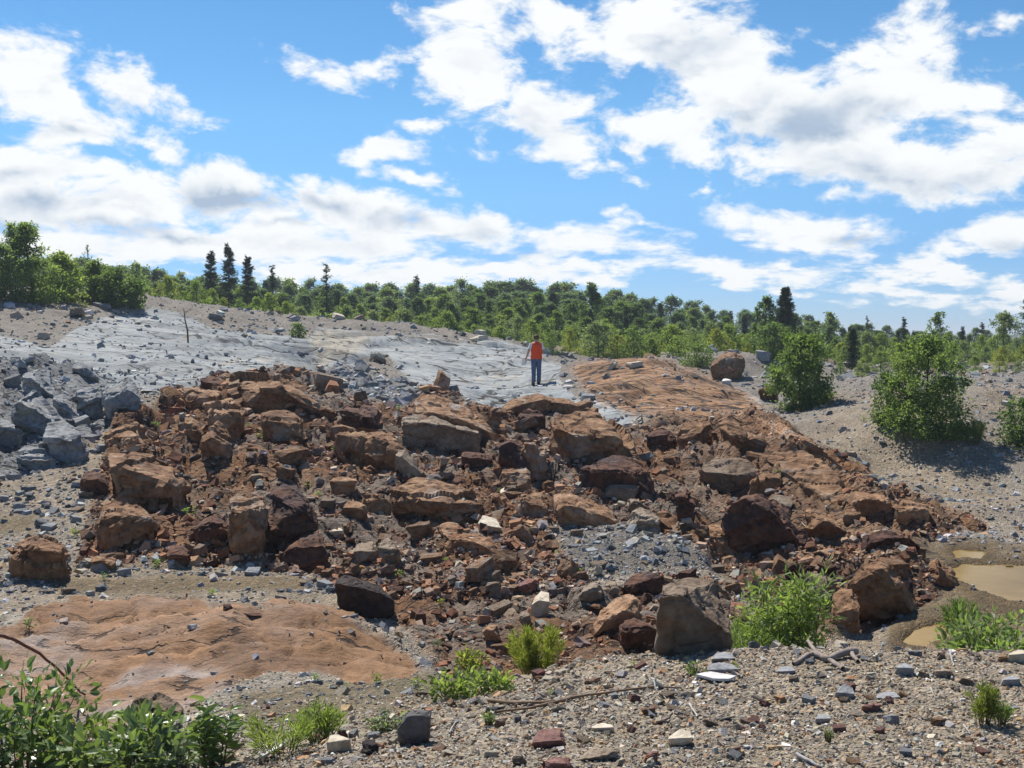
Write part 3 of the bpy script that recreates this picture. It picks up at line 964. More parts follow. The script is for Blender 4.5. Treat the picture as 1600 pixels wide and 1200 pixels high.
# name, label, landmark phrase, material, back-top outline, front-top edge, foot, depth in metres
BOULDERS = [
    ('boulder', 'big rust boulder with a broad flat sloping top, above the leftmost dark hollow', 'flat topped rust boulder', 'rust',
     [(165, 702), (207, 699), (270, 715), (298, 752)], [(168, 727), (192, 733), (232, 746), (268, 756), (296, 768)], [(180, 768), (213, 792), (262, 798), (292, 796)], 1.5),
    ('boulder', 'wedge shaped rust boulder with grooved right side under the flat topped boulder', 'grooved wedge boulder', 'rust',
     [(158, 790), (178, 781), (207, 783), (243, 820)], [(150, 807), (180, 804), (196, 813), (232, 836), (243, 822)], [(158, 828), (172, 860), (232, 860), (243, 838)], 1.2),
    ('boulder', 'dark brown boulder lying alone at the left edge of the wet gravel flat', 'lone dark boulder', 'rust',
     [(4, 858), (24, 843), (63, 829), (100, 843), (113, 866)], [(36, 852), (52, 856), (87, 870), (102, 862)], [(12, 872), (32, 892), (67, 909), (104, 892)], 1.0),
    ('boulder', 'small orange brown boulder on the gravel between the lone boulder and the wedge', 'small gravel boulder', 'rust', *box(139, 866, 180, 893), .4),
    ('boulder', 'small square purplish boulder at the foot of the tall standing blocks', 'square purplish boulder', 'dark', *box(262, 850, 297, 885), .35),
    ('boulder', 'tall standing rust block with a lit upper face and cracked front', 'tall standing rust block', 'rust',
     [(360, 775), (376, 763), (412, 769), (420, 785)], [(356, 800), (372, 812), (400, 802), (417, 800)], [(357, 850), (372, 872), (408, 874), (416, 850)], .8),
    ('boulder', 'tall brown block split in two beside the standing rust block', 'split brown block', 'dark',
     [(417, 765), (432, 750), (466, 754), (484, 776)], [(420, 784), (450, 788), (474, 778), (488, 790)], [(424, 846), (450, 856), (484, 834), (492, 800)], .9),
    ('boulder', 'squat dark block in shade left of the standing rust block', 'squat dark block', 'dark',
     [(304, 812), (336, 793), (352, 806)], [(302, 822), (330, 812), (352, 818)], [(304, 852), (330, 858), (353, 852)], .7),
    ('boulder', 'rounded very dark brown boulder beside the cream pebble', 'rounded dark boulder', 'dark',
     [(438, 858), (468, 830), (498, 823), (513, 840)], [(437, 868), (465, 850), (495, 845), (512, 858)], [(444, 882), (470, 894), (506, 878)], .7),
    ('boulder', 'grey brown angular boulder with two lit facets below the cream pebble', 'facetted grey brown boulder', 'tan',
     [(546, 860), (560, 846), (583, 845), (588, 858)], [(548, 868), (566, 864), (586, 864)], [(549, 876), (572, 884), (588, 874)], .5),
    ('boulder', 'tan brown boulder leaning against the facetted grey brown boulder', 'leaning tan boulder', 'tan', *box(586, 840, 627, 882, .1), .5),
    ('dark_slab', 'nearly black thick slab with a bevelled upper edge on the end of the pink outcrop', 'black slab', 'ore',
     [(526, 903), (546, 899), (592, 914), (615, 934)], [(523, 911), (560, 917), (600, 926), (615, 937)], [(525, 933), (540, 948), (580, 967), (602, 969), (614, 946)], .55),
    ('boulder', 'largest rust boulder, broad and humped, crowning the rubble before the grey slab', 'humped crowning boulder', 'rust',
     [(365, 588), (384, 581), (450, 579), (478, 582), (508, 607), (530, 624)], [(362, 604), (407, 612), (440, 602), (478, 604), (505, 616), (528, 634)], [(380, 626), (408, 637), (462, 636), (500, 648), (520, 646)], 2.4),
    ('boulder', 'small rust block tucked behind the left end of the humped crowning boulder', 'tucked rust block', 'dark', [(312, 589), (345, 586), (362, 590)], [(312, 594), (345, 596)], [(318, 606), (346, 608), (360, 604)], .9),
    ('boulder', 'flat orange rust block at the left end of the crown of the rubble', 'left crown block', 'orange',
     [(286, 606), (306, 601), (346, 612)], [(288, 612), (308, 620), (342, 619)], [(291, 636), (310, 642), (340, 634)], 1.4),
    ('boulder', 'orange rust slab with a flat sunlit top, stepped on its lower side', 'stepped orange slab', 'orange',
     [(316, 625), (360, 621), (381, 640)], [(324, 641), (342, 655), (380, 651)], [(332, 668), (350, 690), (381, 684)], 1.5),
    ('boulder', 'peaked rust boulder with a black shaded front below the stepped orange slab', 'peaked boulder', 'rust',
     [(334, 654), (352, 662), (362, 684)], [(313, 690), (331, 682), (346, 684), (364, 696)], [(314, 706), (345, 722), (365, 706)], 1.1),
    ('boulder', 'brown block wedged left of the peaked boulder', 'wedged brown block', 'rust', *box(285, 648, 314, 692, .1), .7),
    ('boulder', 'thin flat orange brown slab lying on grey gravel at the top of the left slope', 'thin flat slab', 'orange',
     [(163, 674), (200, 654), (222, 649), (236, 676)], [(163, 690), (186, 691), (222, 699), (232, 690)], [(166, 696), (190, 699), (222, 705)], .9),
    ('boulder', 'rusty boulder with a flat top below the humped crowning boulder', 'boulder under the crown', 'rust',
     [(407, 646), (426, 641), (460, 645), (473, 657)], [(405, 656), (430, 671), (452, 673), (468, 666)], [(410, 680), (440, 692), (466, 686)], 1.0),
    ('boulder', 'reddish dark boulder right of the humped crowning boulder', 'reddish dark boulder', 'dark',
     [(530, 636), (550, 627), (590, 635), (607, 652)], [(530, 645), (560, 650), (592, 656)], [(534, 662), (560, 668), (596, 672)], 1.2),
    ('boulder', 'lumpy rust boulder with wavy layers at the middle of the slope', 'lumpy layered boulder', 'rust',
     [(524, 672), (560, 661), (608, 666), (632, 690)], [(532, 692), (562, 690), (600, 700), (632, 704)], [(530, 716), (570, 734), (620, 738), (633, 718)], 1.5),
    ('stone_slab', 'long thin rust slab tilted down to the right below the person', 'long tilted slab', 'orange',
     [(645, 629), (662, 614), (700, 624), (748, 648), (793, 677)], [(650, 637), (696, 649), (742, 664), (788, 684)], [(652, 643), (697, 657), (742, 672), (786, 690)], 1.2),
    ('boulder', 'wide brown block with a cracked pale top under the long tilted slab', 'wide cracked block', 'tan',
     [(626, 646), (650, 639), (692, 653), (748, 670)], [(624, 660), (655, 658), (690, 663), (752, 679)], [(628, 688), (676, 704), (742, 704), (753, 690)], 1.3),
    ('boulder', 'dark pyramid shaped rock in the gravel hollow right of the wide cracked block', 'dark pyramid rock', 'dark',
     [(722, 706), (745, 702), (768, 712)], [(720, 716), (746, 714), (771, 720)], [(725, 729), (750, 732), (768, 729)], .6),
    ('boulder', 'dark leaning slab standing on edge beside the dark pyramid rock', 'dark leaning slab', 'dark',
     [(778, 690), (795, 684), (822, 692), (842, 735)], [(776, 702), (800, 692), (820, 706), (836, 745)], [(786, 716), (815, 742), (832, 754)], .6),
    ('boulder', 'dark rust slab leaning on the first leaning slab', 'second leaning slab', 'rust',
     [(812, 690), (838, 688), (852, 705), (862, 745)], [(815, 694), (836, 693), (850, 715), (860, 750)], [(830, 740), (850, 758), (862, 754)], .7),
    ('boulder', 'round topped brown boulder at the foot of the leaning slabs', 'round topped brown boulder', 'rust', *box(779, 728, 832, 770), .8),
    ('boulder', 'long rust ledge block with a deep black shadow beneath it', 'long ledge block', 'rust',
     [(856, 656), (880, 644), (930, 646), (975, 668), (1008, 694)], [(858, 674), (895, 684), (930, 680), (968, 684), (1004, 708)], [(862, 692), (905, 710), (960, 708), (1006, 734)], 1.6),
    ('stone_slab', 'thin arched brown slab just below the person, propped over rubble', 'arched slab', 'rust',
     [(774, 640), (800, 622), (840, 614), (885, 624), (922, 638)], [(776, 644), (810, 630), (850, 624), (890, 632), (918, 642)], [(778, 648), (812, 637), (850, 632), (890, 640), (916, 648)], 1.2),
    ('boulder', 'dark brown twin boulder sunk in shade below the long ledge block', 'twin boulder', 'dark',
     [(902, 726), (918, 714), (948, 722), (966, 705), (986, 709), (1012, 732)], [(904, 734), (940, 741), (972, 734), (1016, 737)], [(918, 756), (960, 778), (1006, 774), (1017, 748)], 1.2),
    ('boulder', 'broad rust boulder with a knobbly top at the centre of the slope', 'broad central boulder', 'rust',
     [(612, 762), (650, 748), (702, 754), (758, 780)], [(612, 778), (646, 786), (690, 796), (722, 796), (759, 786)], [(624, 810), (662, 818), (706, 806), (740, 800)], 1.2),
    ('boulder', 'orange topped boulder with a jagged front beside the cream rock', 'orange topped boulder', 'orange',
     [(682, 824), (702, 814), (746, 822), (772, 842)], [(690, 842), (722, 850), (754, 846), (786, 854)], [(700, 856), (752, 872), (784, 860)], .8),
    ('rock', 'cream white angular rock resting above the orange topped boulder', 'cream angular rock', 'cream', *box(746, 806, 784, 832, .35, top=.6), .4),
    ('boulder', 'knobbly brown boulder in the gravel right of the broad central boulder', 'knobbly brown boulder', 'rust', *box(808, 766, 862, 812), .9),
    ('stone_slab', 'striped orange slab sloping down to the grey gravel mound', 'striped orange slab', 'orange',
     [(868, 776), (886, 767), (918, 772), (948, 792), (968, 812)], [(868, 786), (900, 792), (935, 808), (962, 818)], [(880, 808), (910, 814), (950, 824), (966, 822)], .9),
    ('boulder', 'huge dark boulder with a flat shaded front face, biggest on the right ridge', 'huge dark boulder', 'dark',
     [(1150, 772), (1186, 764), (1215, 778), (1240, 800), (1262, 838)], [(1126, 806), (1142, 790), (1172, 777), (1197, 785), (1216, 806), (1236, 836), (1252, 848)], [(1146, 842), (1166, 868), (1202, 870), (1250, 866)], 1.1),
    ('boulder', 'rust boulder leaning beside the huge dark boulder, next to a grey stick', 'boulder by grey stick', 'rust',
     [(1248, 799), (1266, 786), (1300, 799), (1323, 825)], [(1250, 806), (1270, 806), (1298, 818), (1322, 830)], [(1262, 828), (1290, 845), (1320, 840)], .9),
    ('boulder', 'long blunt boulder high on the right ridge with a shaded side', 'blunt ridge boulder', 'rust',
     [(1118, 654), (1142, 644), (1166, 654), (1222, 690)], [(1122, 664), (1136, 668), (1172, 686), (1216, 700)], [(1128, 682), (1160, 694), (1206, 706)], 1.6),
    ('boulder', 'long low dark boulder lying above the flat rusty gravel by the pool', 'long low boulder', 'dark',
     [(1345, 836), (1372, 828), (1420, 829), (1442, 848)], [(1346, 841), (1384, 840), (1422, 838), (1441, 854)], [(1352, 850), (1390, 853), (1430, 850)], .6),
    ('boulder', 'ribbed fin of dark rock standing up behind the leafy shrub', 'ribbed fin', 'rust',
     [(1348, 878), (1376, 871), (1394, 880), (1420, 905), (1440, 945)], [(1324, 906), (1350, 890), (1380, 890), (1404, 915), (1425, 950)], [(1334, 946), (1366, 946), (1400, 962), (1432, 965)], .5),
    ('boulder', 'rust red rock hump at the very edge of the muddy pool', 'pool edge hump', 'rust',
     [(1448, 884), (1462, 866), (1476, 872), (1496, 900)], [(1450, 895), (1468, 882), (1496, 908)], [(1454, 910), (1480, 920), (1503, 918)], .7),
    ('boulder', 'flat orange brown rock lying before the huge dark boulder, larger of two', 'flat orange rock', 'orange', *box(1186, 873, 1246, 898, top=.3), .35),
    ('boulder', 'flat orange brown rock before the huge dark boulder, smaller of two', 'smaller flat rock', 'orange', *box(1188, 859, 1219, 877, -.5), .3),
    ('boulder', 'big block with a pale grey weathered face and rusty top behind the gravel bank', 'pale faced block', 'weathered',
     [(1036, 914), (1084, 904), (1122, 909), (1140, 930)], [(1028, 930), (1060, 928), (1100, 930), (1140, 936)], [(1030, 1000), (1070, 1024), (1126, 1012), (1141, 982)], .7),
    ('boulder', 'dark rock perched on the left shoulder of the pale faced block', 'perched dark rock', 'dark', *box(974, 894, 1036, 938, -.35), .4),
    ('boulder', 'orange slab leaning left of the pale faced block', 'leaning orange slab', 'orange', *box(926, 932, 1002, 986, -.55, top=.5), .5),
    ('boulder', 'dark triangular rock under the leaning orange slab', 'dark triangular rock', 'dark', *box(968, 962, 1028, 1017), .5),
    ('boulder', 'pale grey rock at the foot of the dark triangular rock on the bank crest', 'pale foot rock', 'slate', *box(988, 990, 1042, 1022), .3),
    ('boulder', 'reddish block squeezed between the pale faced block and the leafy shrub', 'squeezed reddish block', 'maroon', *box(1140, 938, 1172, 990), .4),
    ('rock', 'upright cream white rock in the dark rubble above the feathery bush', 'upright cream rock', 'cream',
     [(836, 932), (846, 923), (858, 926)], [(830, 945), (842, 938), (858, 940)], [(828, 958), (842, 966), (857, 956)], .22),
    ('rock', 'rounded pinkish stone touching the upright cream rock', 'rounded pinkish stone', 'tan', *box(812, 953, 830, 978), .15),
    ('rock', 'oval cream pebble resting on brown rubble by the rounded dark boulder', 'oval cream pebble', 'cream', *box(513, 822, 537, 841), .25),
    ('rock', 'squarish orange rock alone on the dark fine rubble near the green herbs', 'squarish orange rock', 'orange', *box(754, 973, 784, 1003, .1), .16),
    ('rock', 'brown slab tilted in the rubble above the upright cream rock', 'tilted brown slab', 'maroon', *box(800, 902, 842, 928, -.4), .3),
    ('rock', 'brown angular rock left of the dark perched rock', 'brown angular rock', 'tan', *box(904, 908, 942, 940, -.3), .3),
    ('rock', 'olive grey angular rock close to the brown angular rock', 'olive grey rock', 'tan', *box(940, 904, 968, 932), .3),
    ('rock', 'blocky rock with a shadowed notch at the top of the gravel mound', 'notched rock', 'tan', *box(978, 792, 1036, 832, .3), .6),
    ('rock', 'pinkish pale rock above the notched rock', 'pinkish pale rock', 'tan', *box(974, 776, 1012, 800), .5),
    ('boulder', 'flat dark slab rising at the left end of the rubble', 'flat dark slab', 'dark', *box(120, 735, 168, 775), .6),
    ('boulder', 'rounded orange boulder in gravel between the lumpy and the broad boulder', 'rounded orange boulder', 'orange', *box(515, 742, 560, 776), .6),
    ('boulder', 'small rust boulder below the rounded orange boulder', 'small rust boulder', 'rust', *box(528, 780, 577, 814), .5),
    ('stone_slab', 'narrow pale brown slab leaning by the lumpy layered boulder', 'narrow leaning slab', 'tan',
     [(622, 704), (634, 702), (660, 738)], [(616, 715), (628, 712), (658, 742)], [(618, 725), (640, 742), (656, 746)], .4),
    ('boulder', 'large rust boulder embedded in a soil heap before the trees', 'heap boulder', 'rust',
     [(1110, 563), (1130, 546), (1158, 546), (1166, 568)], [(1110, 572), (1132, 560), (1162, 572)], [(1114, 584), (1132, 597), (1158, 590)], 2.2),
    ('rock', 'white rock at the foot of the boulder in the soil heap', 'white rock', 'white', *box(1127, 591, 1143, 601), .4),
    ('boulder', 'dark rust boulder left of the round bush on the gravel slope', 'boulder by round bush', 'dark', *box(1186, 598, 1214, 626), 1.0),
    # sheets and blocks of the rusty ridge on the right
    ('rock_sheet', 'long orange brown rock sheet along the sharp crest of the right ridge', 'crest sheet', 'orange',
     [(1172, 648), (1232, 667), (1302, 712), (1356, 750)], [(1178, 658), (1236, 682), (1300, 724), (1346, 756)], [(1184, 666), (1240, 692), (1300, 734), (1340, 762)], .8),
    ('rock_sheet', 'broad brown rock sheet dipping right above the boulder by the grey stick', 'broad dipping sheet', 'rust',
     [(1214, 700), (1262, 704), (1306, 735), (1330, 765)], [(1190, 722), (1240, 727), (1290, 758), (1320, 784)], [(1194, 736), (1244, 744), (1290, 772), (1316, 792)], .9),
    ('stone_slab', 'brown rock sheet left of the broad dipping sheet, dull and pitted', 'pitted sheet', 'weathered', *box(1096, 712, 1190, 762, .25, top=.6), .9),
    ('boulder', 'rust block at the left end of the right ridge beside the long ledge block', 'ridge end block', 'dark', *box(1008, 664, 1062, 706), 1.0),
    ('boulder', 'lumpy rust block between the ridge end block and the blunt ridge boulder', 'lumpy ridge block', 'rust', *box(1052, 652, 1114, 692), 1.1),
    ('boulder', 'brown block just above the huge dark boulder', 'block above huge boulder', 'rust', *box(1166, 734, 1228, 770), .8),
    ('boulder', 'orange brown block low on the ridge, above the long low boulder', 'low ridge block', 'orange', *box(1326, 764, 1396, 808, .25), .7),
    ('boulder', 'orange brown block nearest the tip of the right ridge', 'ridge tip block', 'orange', *box(1398, 778, 1456, 816, .25), .7),
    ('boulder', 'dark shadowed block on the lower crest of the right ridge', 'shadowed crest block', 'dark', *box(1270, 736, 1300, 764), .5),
    ('boulder', 'rounded brown block with a dark hollow right of the boulder by the grey stick', 'hollowed block', 'rust', *box(1316, 792, 1348, 820), .5),
    ('stone_slab', 'pale orange flat slab lying right of the huge dark boulder', 'pale orange slab', 'orange', *box(1248, 858, 1306, 880, -.3, top=.7), .4),
    ('boulder', 'upright dark purple rock left of the huge dark boulder', 'upright purple rock', 'dark', *box(1054, 764, 1088, 818), .5),
    ('boulder', 'orange rust rock at the lower left of the huge dark boulder', 'rust flank rock', 'orange', *box(1100, 820, 1166, 872, .2), .6),
    ('boulder', 'flat reddish rock face left of the ribbed fin', 'reddish rock face', 'rust', *box(1298, 922, 1348, 992, top=.6), .5),
    ('boulder', 'brown block in the middle of the slope left of the broad central boulder', 'mid slope block', 'rust', *box(560, 770, 612, 806), .7),
    ('boulder', 'dark rusty rubble block below the arched slab', 'block below arched slab', 'dark', *box(800, 640, 856, 676), .9),
    ('boulder', 'brown ledge block right of the arched slab, under the person', 'ledge under the person', 'rust', *box(880, 628, 936, 656), 1.0),
    # broken grey bedrock on the left
    ('boulder', 'biggest blue grey slanting block of the broken grey rock', 'big grey slanting block', 'grey',
     [(20, 612), (40, 596), (62, 606), (108, 664)], [(8, 634), (28, 624), (60, 640), (104, 672)], [(20, 652), (52, 672), (92, 682)], 1.3),
    ('boulder', 'grey block with a sharp corner nearest the pale slab', 'sharp grey block', 'grey',
     [(160, 604), (196, 586), (212, 602), (221, 626)], [(162, 612), (186, 612), (208, 620), (220, 630)], [(172, 636), (190, 642), (218, 634)], 1.1),
    ('boulder', 'slanting grey block between the big grey slanting block and the sharp grey block', 'middle grey block', 'grey',
     [(80, 616), (100, 610), (124, 628), (132, 648)], [(80, 626), (100, 628), (126, 650)], [(92, 642), (112, 656), (130, 656)], .9),
    ('boulder', 'squarish grey block with a brown crack beside the sharp grey block', 'cracked grey block', 'grey', *box(118, 602, 160, 652, .2), .9),
    ('boulder', 'low grey block on the gravel below the broken grey rock', 'low grey block', 'grey', *box(66, 660, 134, 726, .2), .9),
    ('boulder', 'grey block cut by the left edge of the photo in the broken rock', 'edge grey block', 'grey', *box(-30, 648, 38, 708, .2), 1.0),
    ('boulder', 'small grey block at the bottom of the broken grey rock', 'small grey block', 'grey', *box(22, 698, 88, 740, .1), .8),
    ('boulder', 'pale grey slab edge with dark undercut above the broken rock', 'undercut grey slab', 'grey',
     [(112, 570), (130, 562), (152, 582), (158, 594)], [(110, 574), (130, 572), (156, 592)], [(114, 580), (132, 582), (154, 599)], 1.2),
    ('boulder', 'pale grey flat slab above the big grey slanting block', 'flat grey slab', 'grey',
     [(38, 582), (70, 572), (96, 594), (108, 616)], [(36, 590), (62, 592), (92, 612)], [(42, 598), (68, 604), (92, 622)], 1.2),
    # on and beside the pink outcrop
    ('boulder', 'brown knobbly block at the lower end of the pink outcrop, above the weeds', 'outcrop end block', 'weathered', *box(206, 1086, 286, 1132, .1), .4),
    ('rock', 'flat dark brown rock on the top edge of the pink outcrop', 'flat outcrop rock', 'dark', *box(379, 952, 408, 966), .25),
    ('rock', 'small dark brown stone just behind the top edge of the pink outcrop', 'stone behind the outcrop', 'dark', *box(346, 942, 362, 954), .15),
    # on the gravel bank in front
    ('stone_slab', 'flat maroon slab with a bright rusty edge on the gravel bank', 'flat maroon slab', 'maroon',
     [(838, 1142), (876, 1136), (886, 1146)], [(831, 1160), (850, 1162), (868, 1160), (882, 1156)], [(834, 1167), (852, 1170), (880, 1164)], .13),
    ('rock', 'knobbly rust red rock at the bottom edge below the flat maroon slab', 'knobbly rust red rock', 'maroon',
     [(846, 1186), (868, 1178), (890, 1186)], [(842, 1194), (866, 1192), (891, 1194)], [(842, 1206), (866, 1212), (890, 1206)], .10),
    ('stone_slab', 'greenish tan slab with a notch, flat on the gravel bank', 'greenish tan slab', 'tan',
     [(902, 1182), (930, 1164), (965, 1170)], [(900, 1188), (932, 1184), (964, 1176)], [(904, 1192), (934, 1190), (962, 1182)], .12),
    ('rock', 'yellowish brown blocky rock at the bottom of the gravel bank', 'yellowish blocky rock', 'cream',
     [(1046, 1150), (1062, 1139), (1078, 1142)], [(1044, 1154), (1062, 1158), (1082, 1152)], [(1048, 1162), (1066, 1166), (1080, 1160)], .09),
    ('rock', 'pale grey five sided stone right of centre on the gravel bank', 'pale five sided stone', 'slate',
     [(1312, 1074), (1320, 1068), (1332, 1074)], [(1306, 1082), (1318, 1082), (1336, 1084)], [(1308, 1090), (1322, 1093), (1334, 1090)], .07),
    ('rock', 'pale blue grey stone below the five sided stone', 'pale blue grey stone', 'slate', *box(1274, 1115, 1299, 1131, top=.5), .06),
    ('rock', 'cream coloured stone right of the flat maroon slab', 'cream coloured stone', 'cream', *box(926, 1129, 960, 1146, top=.5), .08),
    ('stone_slab', 'upright dark grey slab with a curved shiny edge at the end of the bank', 'upright dark slab', 'darkslate',
     [(634, 1116), (652, 1107), (676, 1108), (668, 1128)], [(620, 1140), (636, 1120), (656, 1114), (670, 1122)], [(622, 1148), (640, 1162), (656, 1164), (664, 1150)], .05),
    ('rock', 'rounded dark grey stone in the pale clods left of the upright dark slab', 'rounded dark stone', 'ore', *box(564, 1154, 592, 1181), .09),
    ('stone_slab', 'grey slate tipped up on the bank crest, farther of two', 'tipped slate', 'slate', *box(1112, 1019, 1150, 1034, top=.7), .09),
    ('stone_slab', 'grey slate lying flat on the bank crest, nearer of two', 'flat slate', 'slate', *box(1106, 1035, 1152, 1051, top=.75), .08),
    ('stone_slab', 'grey slate half sunk in gravel below the driftwood', 'half sunk slate', 'slate', *box(1214, 1040, 1244, 1053, top=.7), .08),
    ('rock', 'wedge shaped grey stone right of the driftwood on the bank', 'wedge shaped stone', 'slate', *box(1400, 1036, 1430, 1056, .2), .10),
    ('rock', 'flat brownish grey stone beside the small white upright stick', 'flat brownish stone', 'tan', *box(1456, 1043, 1492, 1058), .10),
    ('rock', 'grey purple stone near the right edge of the bank', 'grey purple stone', 'slate', *box(1566, 1056, 1594, 1073), .09),
    ('rock', 'rounded pale cream boulder at the right edge on the bank crest', 'pale cream boulder', 'cream', *box(1576, 1014, 1612, 1038), .14),
    ('rock', 'orange stone touching the pale cream boulder', 'orange stone', 'orange', *box(1560, 1021, 1578, 1035), .08),
    ('stone_slab', 'flat grey slate with a dark corner in the middle of the right bank', 'slate with dark corner', 'slate', *box(1372, 1080, 1406, 1094, top=.75), .08),
    ('rock', 'dark purple grey stone below the slate with the dark corner', 'purple grey stone', 'maroon', *box(1346, 1098, 1378, 1112), .08),
    ('rock', 'angular reddish rock at the bottom of the bank, beside small grey slates', 'angular reddish rock', 'maroon', *box(1006, 1172, 1030, 1196, -.3), .08),
    ('clod', 'pale clod of dried soil at the left end of the bank', 'pale clod', 'cream', *box(508, 1148, 548, 1176), .12),
]

LANDMARKS = []
CALM = {'pale faced block', 'huge dark boulder', 'black slab', 'humped crowning boulder', 'wide cracked block', 'lone dark boulder', 'flat topped rust boulder', 'ribbed fin'}


def build_boulders():
    feet = []
    for (name, label, mark, kind, T, E, B, depth) in BOULDERS:
        low = max(B, key=lambda p: p[1])
        us = [p[0] for p in B]
        feet.append((.5 * low[0] + .25 * (min(us) + max(us)), low[1]))
    H = hits(feet)
    sheets = {i: hits(b[6]) for i, b in enumerate(BOULDERS) if b[0] == 'rock_sheet'}
    for i, (name, label, mark, kind, T, E, B, depth) in enumerate(BOULDERS):
        Y0, zb = H[i][1], H[i][2]
        depth = depth * 1.0
        pts, pT = [], []
        if i in sheets:                       # a long sheet follows the slope it lies on
            bu = [p[0] for p in B]
            yf = lambda u: float(np.interp(u, bu, sheets[i][:, 1]))
            for (u, v), g in zip(B, sheets[i]):
                pts += [Vector(g), Vector(g) - Vector((0, 0, .25))]
            pts += [at(u, v, yf(u) + .05) for (u, v) in E]
            for (u, v) in T:
                q = at(u, v, yf(u) + depth)
                pts += [q, q - Vector((0, 0, .4))]
            B, E, T = [], [], []
        for (u, v) in B:
            p = at(u, v, Y0 + .08 * depth)
            pts += [p, p - Vector((0, -.05, .16 * depth + .02))]
        for (u, v) in E:
            pts.append(at(u, v, Y0 - .02 * depth))
        for j, (u, v) in enumerate(T):
            k = depth * (.62 + .38 * math.sin(math.pi * (j + .5) / len(T)))
            p = at(u, v, Y0 + k)
            pts.append(p)
            pT.append(p)
        us = [p[0] for p in B + E]
        for u in () if i in sheets else (min(us) + 2, max(us) - 2, .5 * (min(us) + max(us))):
            d = ray(u, 700)
            Yb = Y0 + depth * (1.0 if u != .5 * (min(us) + max(us)) else 1.2)
            x = d[0] / d[1] * Yb
            pts.append(Vector((x, Yb, min(zb, float(ground_height([x], [Yb])[0])) - .12 * depth)))
        xs = [p.x for p in pts]
        org = Vector(((min(xs) + max(xs)) / 2, Y0 + depth * .5, zb))
        size = max(max(xs) - min(xs), depth, max(p.z for p in pts) - zb)
        smooth_stone = kind in ('cream', 'white', 'slate') or name == 'clod'
        px = size / Y0 * 1098
        cuts = min(15, max(5, px / 6))
        me = hull_mesh(name, [p - org for p in pts], i + 3, cuts, size, M_ROCK[kind],
                       amp=(.025 if smooth_stone else .03 if kind == 'grey' else .045), beds=(.008 if smooth_stone or 'slab' in name or 'sheet' in name else .05), smooth=name in ('clod', ) or 'pebble' in label, breaks=0 if smooth_stone else (2 if 'sheet' in name or 'slab' in name or mark in CALM or kind == 'grey' else 5))
        cat = 'boulder' if name == 'boulder' else ('slab' if 'slab' in name or 'sheet' in name else ('clod' if name == 'clod' else 'rock'))
        finish(name, me, label=label, cat=cat, loc=org)
        LANDMARKS.append((org.x, org.y, size, mark))


build_boulders()


# ------------------------------------------------------------------ loose stones
PAL = {
    'rust': np.array([(.26, .125, .065), (.19, .088, .05), (.33, .19, .11), (.12, .06, .042), (.27, .19, .135), (.36, .25, .17), (.17, .135, .115), (.28, .26, .235), (.42, .35, .27)]),
    'grey': np.array([(.25, .255, .255), (.17, .18, .19), (.33, .335, .33), (.26, .225, .185), (.31, .26, .20), (.12, .125, .13), (.45, .43, .40), (.27, .17, .10)]),
    'blue': 1.1 * np.array([(.265, .27, .268), (.19, .195, .20), (.35, .352, .345), (.13, .13, .135), (.42, .42, .41), (.30, .26, .20)]),
    'bank': np.array([(.27, .225, .170), (.21, .175, .135), (.34, .285, .215), (.26, .24, .21), (.32, .305, .275), (.37, .25, .14), (.46, .40, .31), (.13, .105, .08), (.28, .155, .085), (.62, .58, .52)]),
}
RNG = np.random.default_rng(77)


def rand_rot(n, tilt):
    """Random turn about the vertical, small tilt."""
    a = RNG.uniform(0, 2 * np.pi, n)
    b = RNG.normal(0, tilt, n)
    c = RNG.normal(0, tilt, n)
    ca, sa, cb, sb, cc, sc = np.cos(a), np.sin(a), np.cos(b), np.sin(b), np.cos(c), np.sin(c)
    z, o = np.zeros(n), np.ones(n)
    Rz = np.stack([np.stack([ca, -sa, z], -1), np.stack([sa, ca, z], -1), np.stack([z, z, o], -1)], 1)
    Rx = np.stack([np.stack([o, z, z], -1), np.stack([z, cb, -sb], -1), np.stack([z, sb, cb], -1)], 1)
    Ry = np.stack([np.stack([cc, z, sc], -1), np.stack([z, o, z], -1), np.stack([-sc, z, cc], -1)], 1)
    return Ry @ Rx @ Rz, a, b, c


CUBE = np.array([(-1, -1, -1), (1, -1, -1), (1, 1, -1), (-1, 1, -1), (-1, -1, 1), (1, -1, 1), (1, 1, 1), (-1, 1, 1)], float)
CTRI = np.array([(0, 2, 1), (0, 3, 2), (4, 5, 6), (4, 6, 7), (0, 1, 5), (0, 5, 4), (1, 2, 6), (1, 6, 5), (2, 3, 7), (2, 7, 6), (3, 0, 4), (3, 4, 7)])


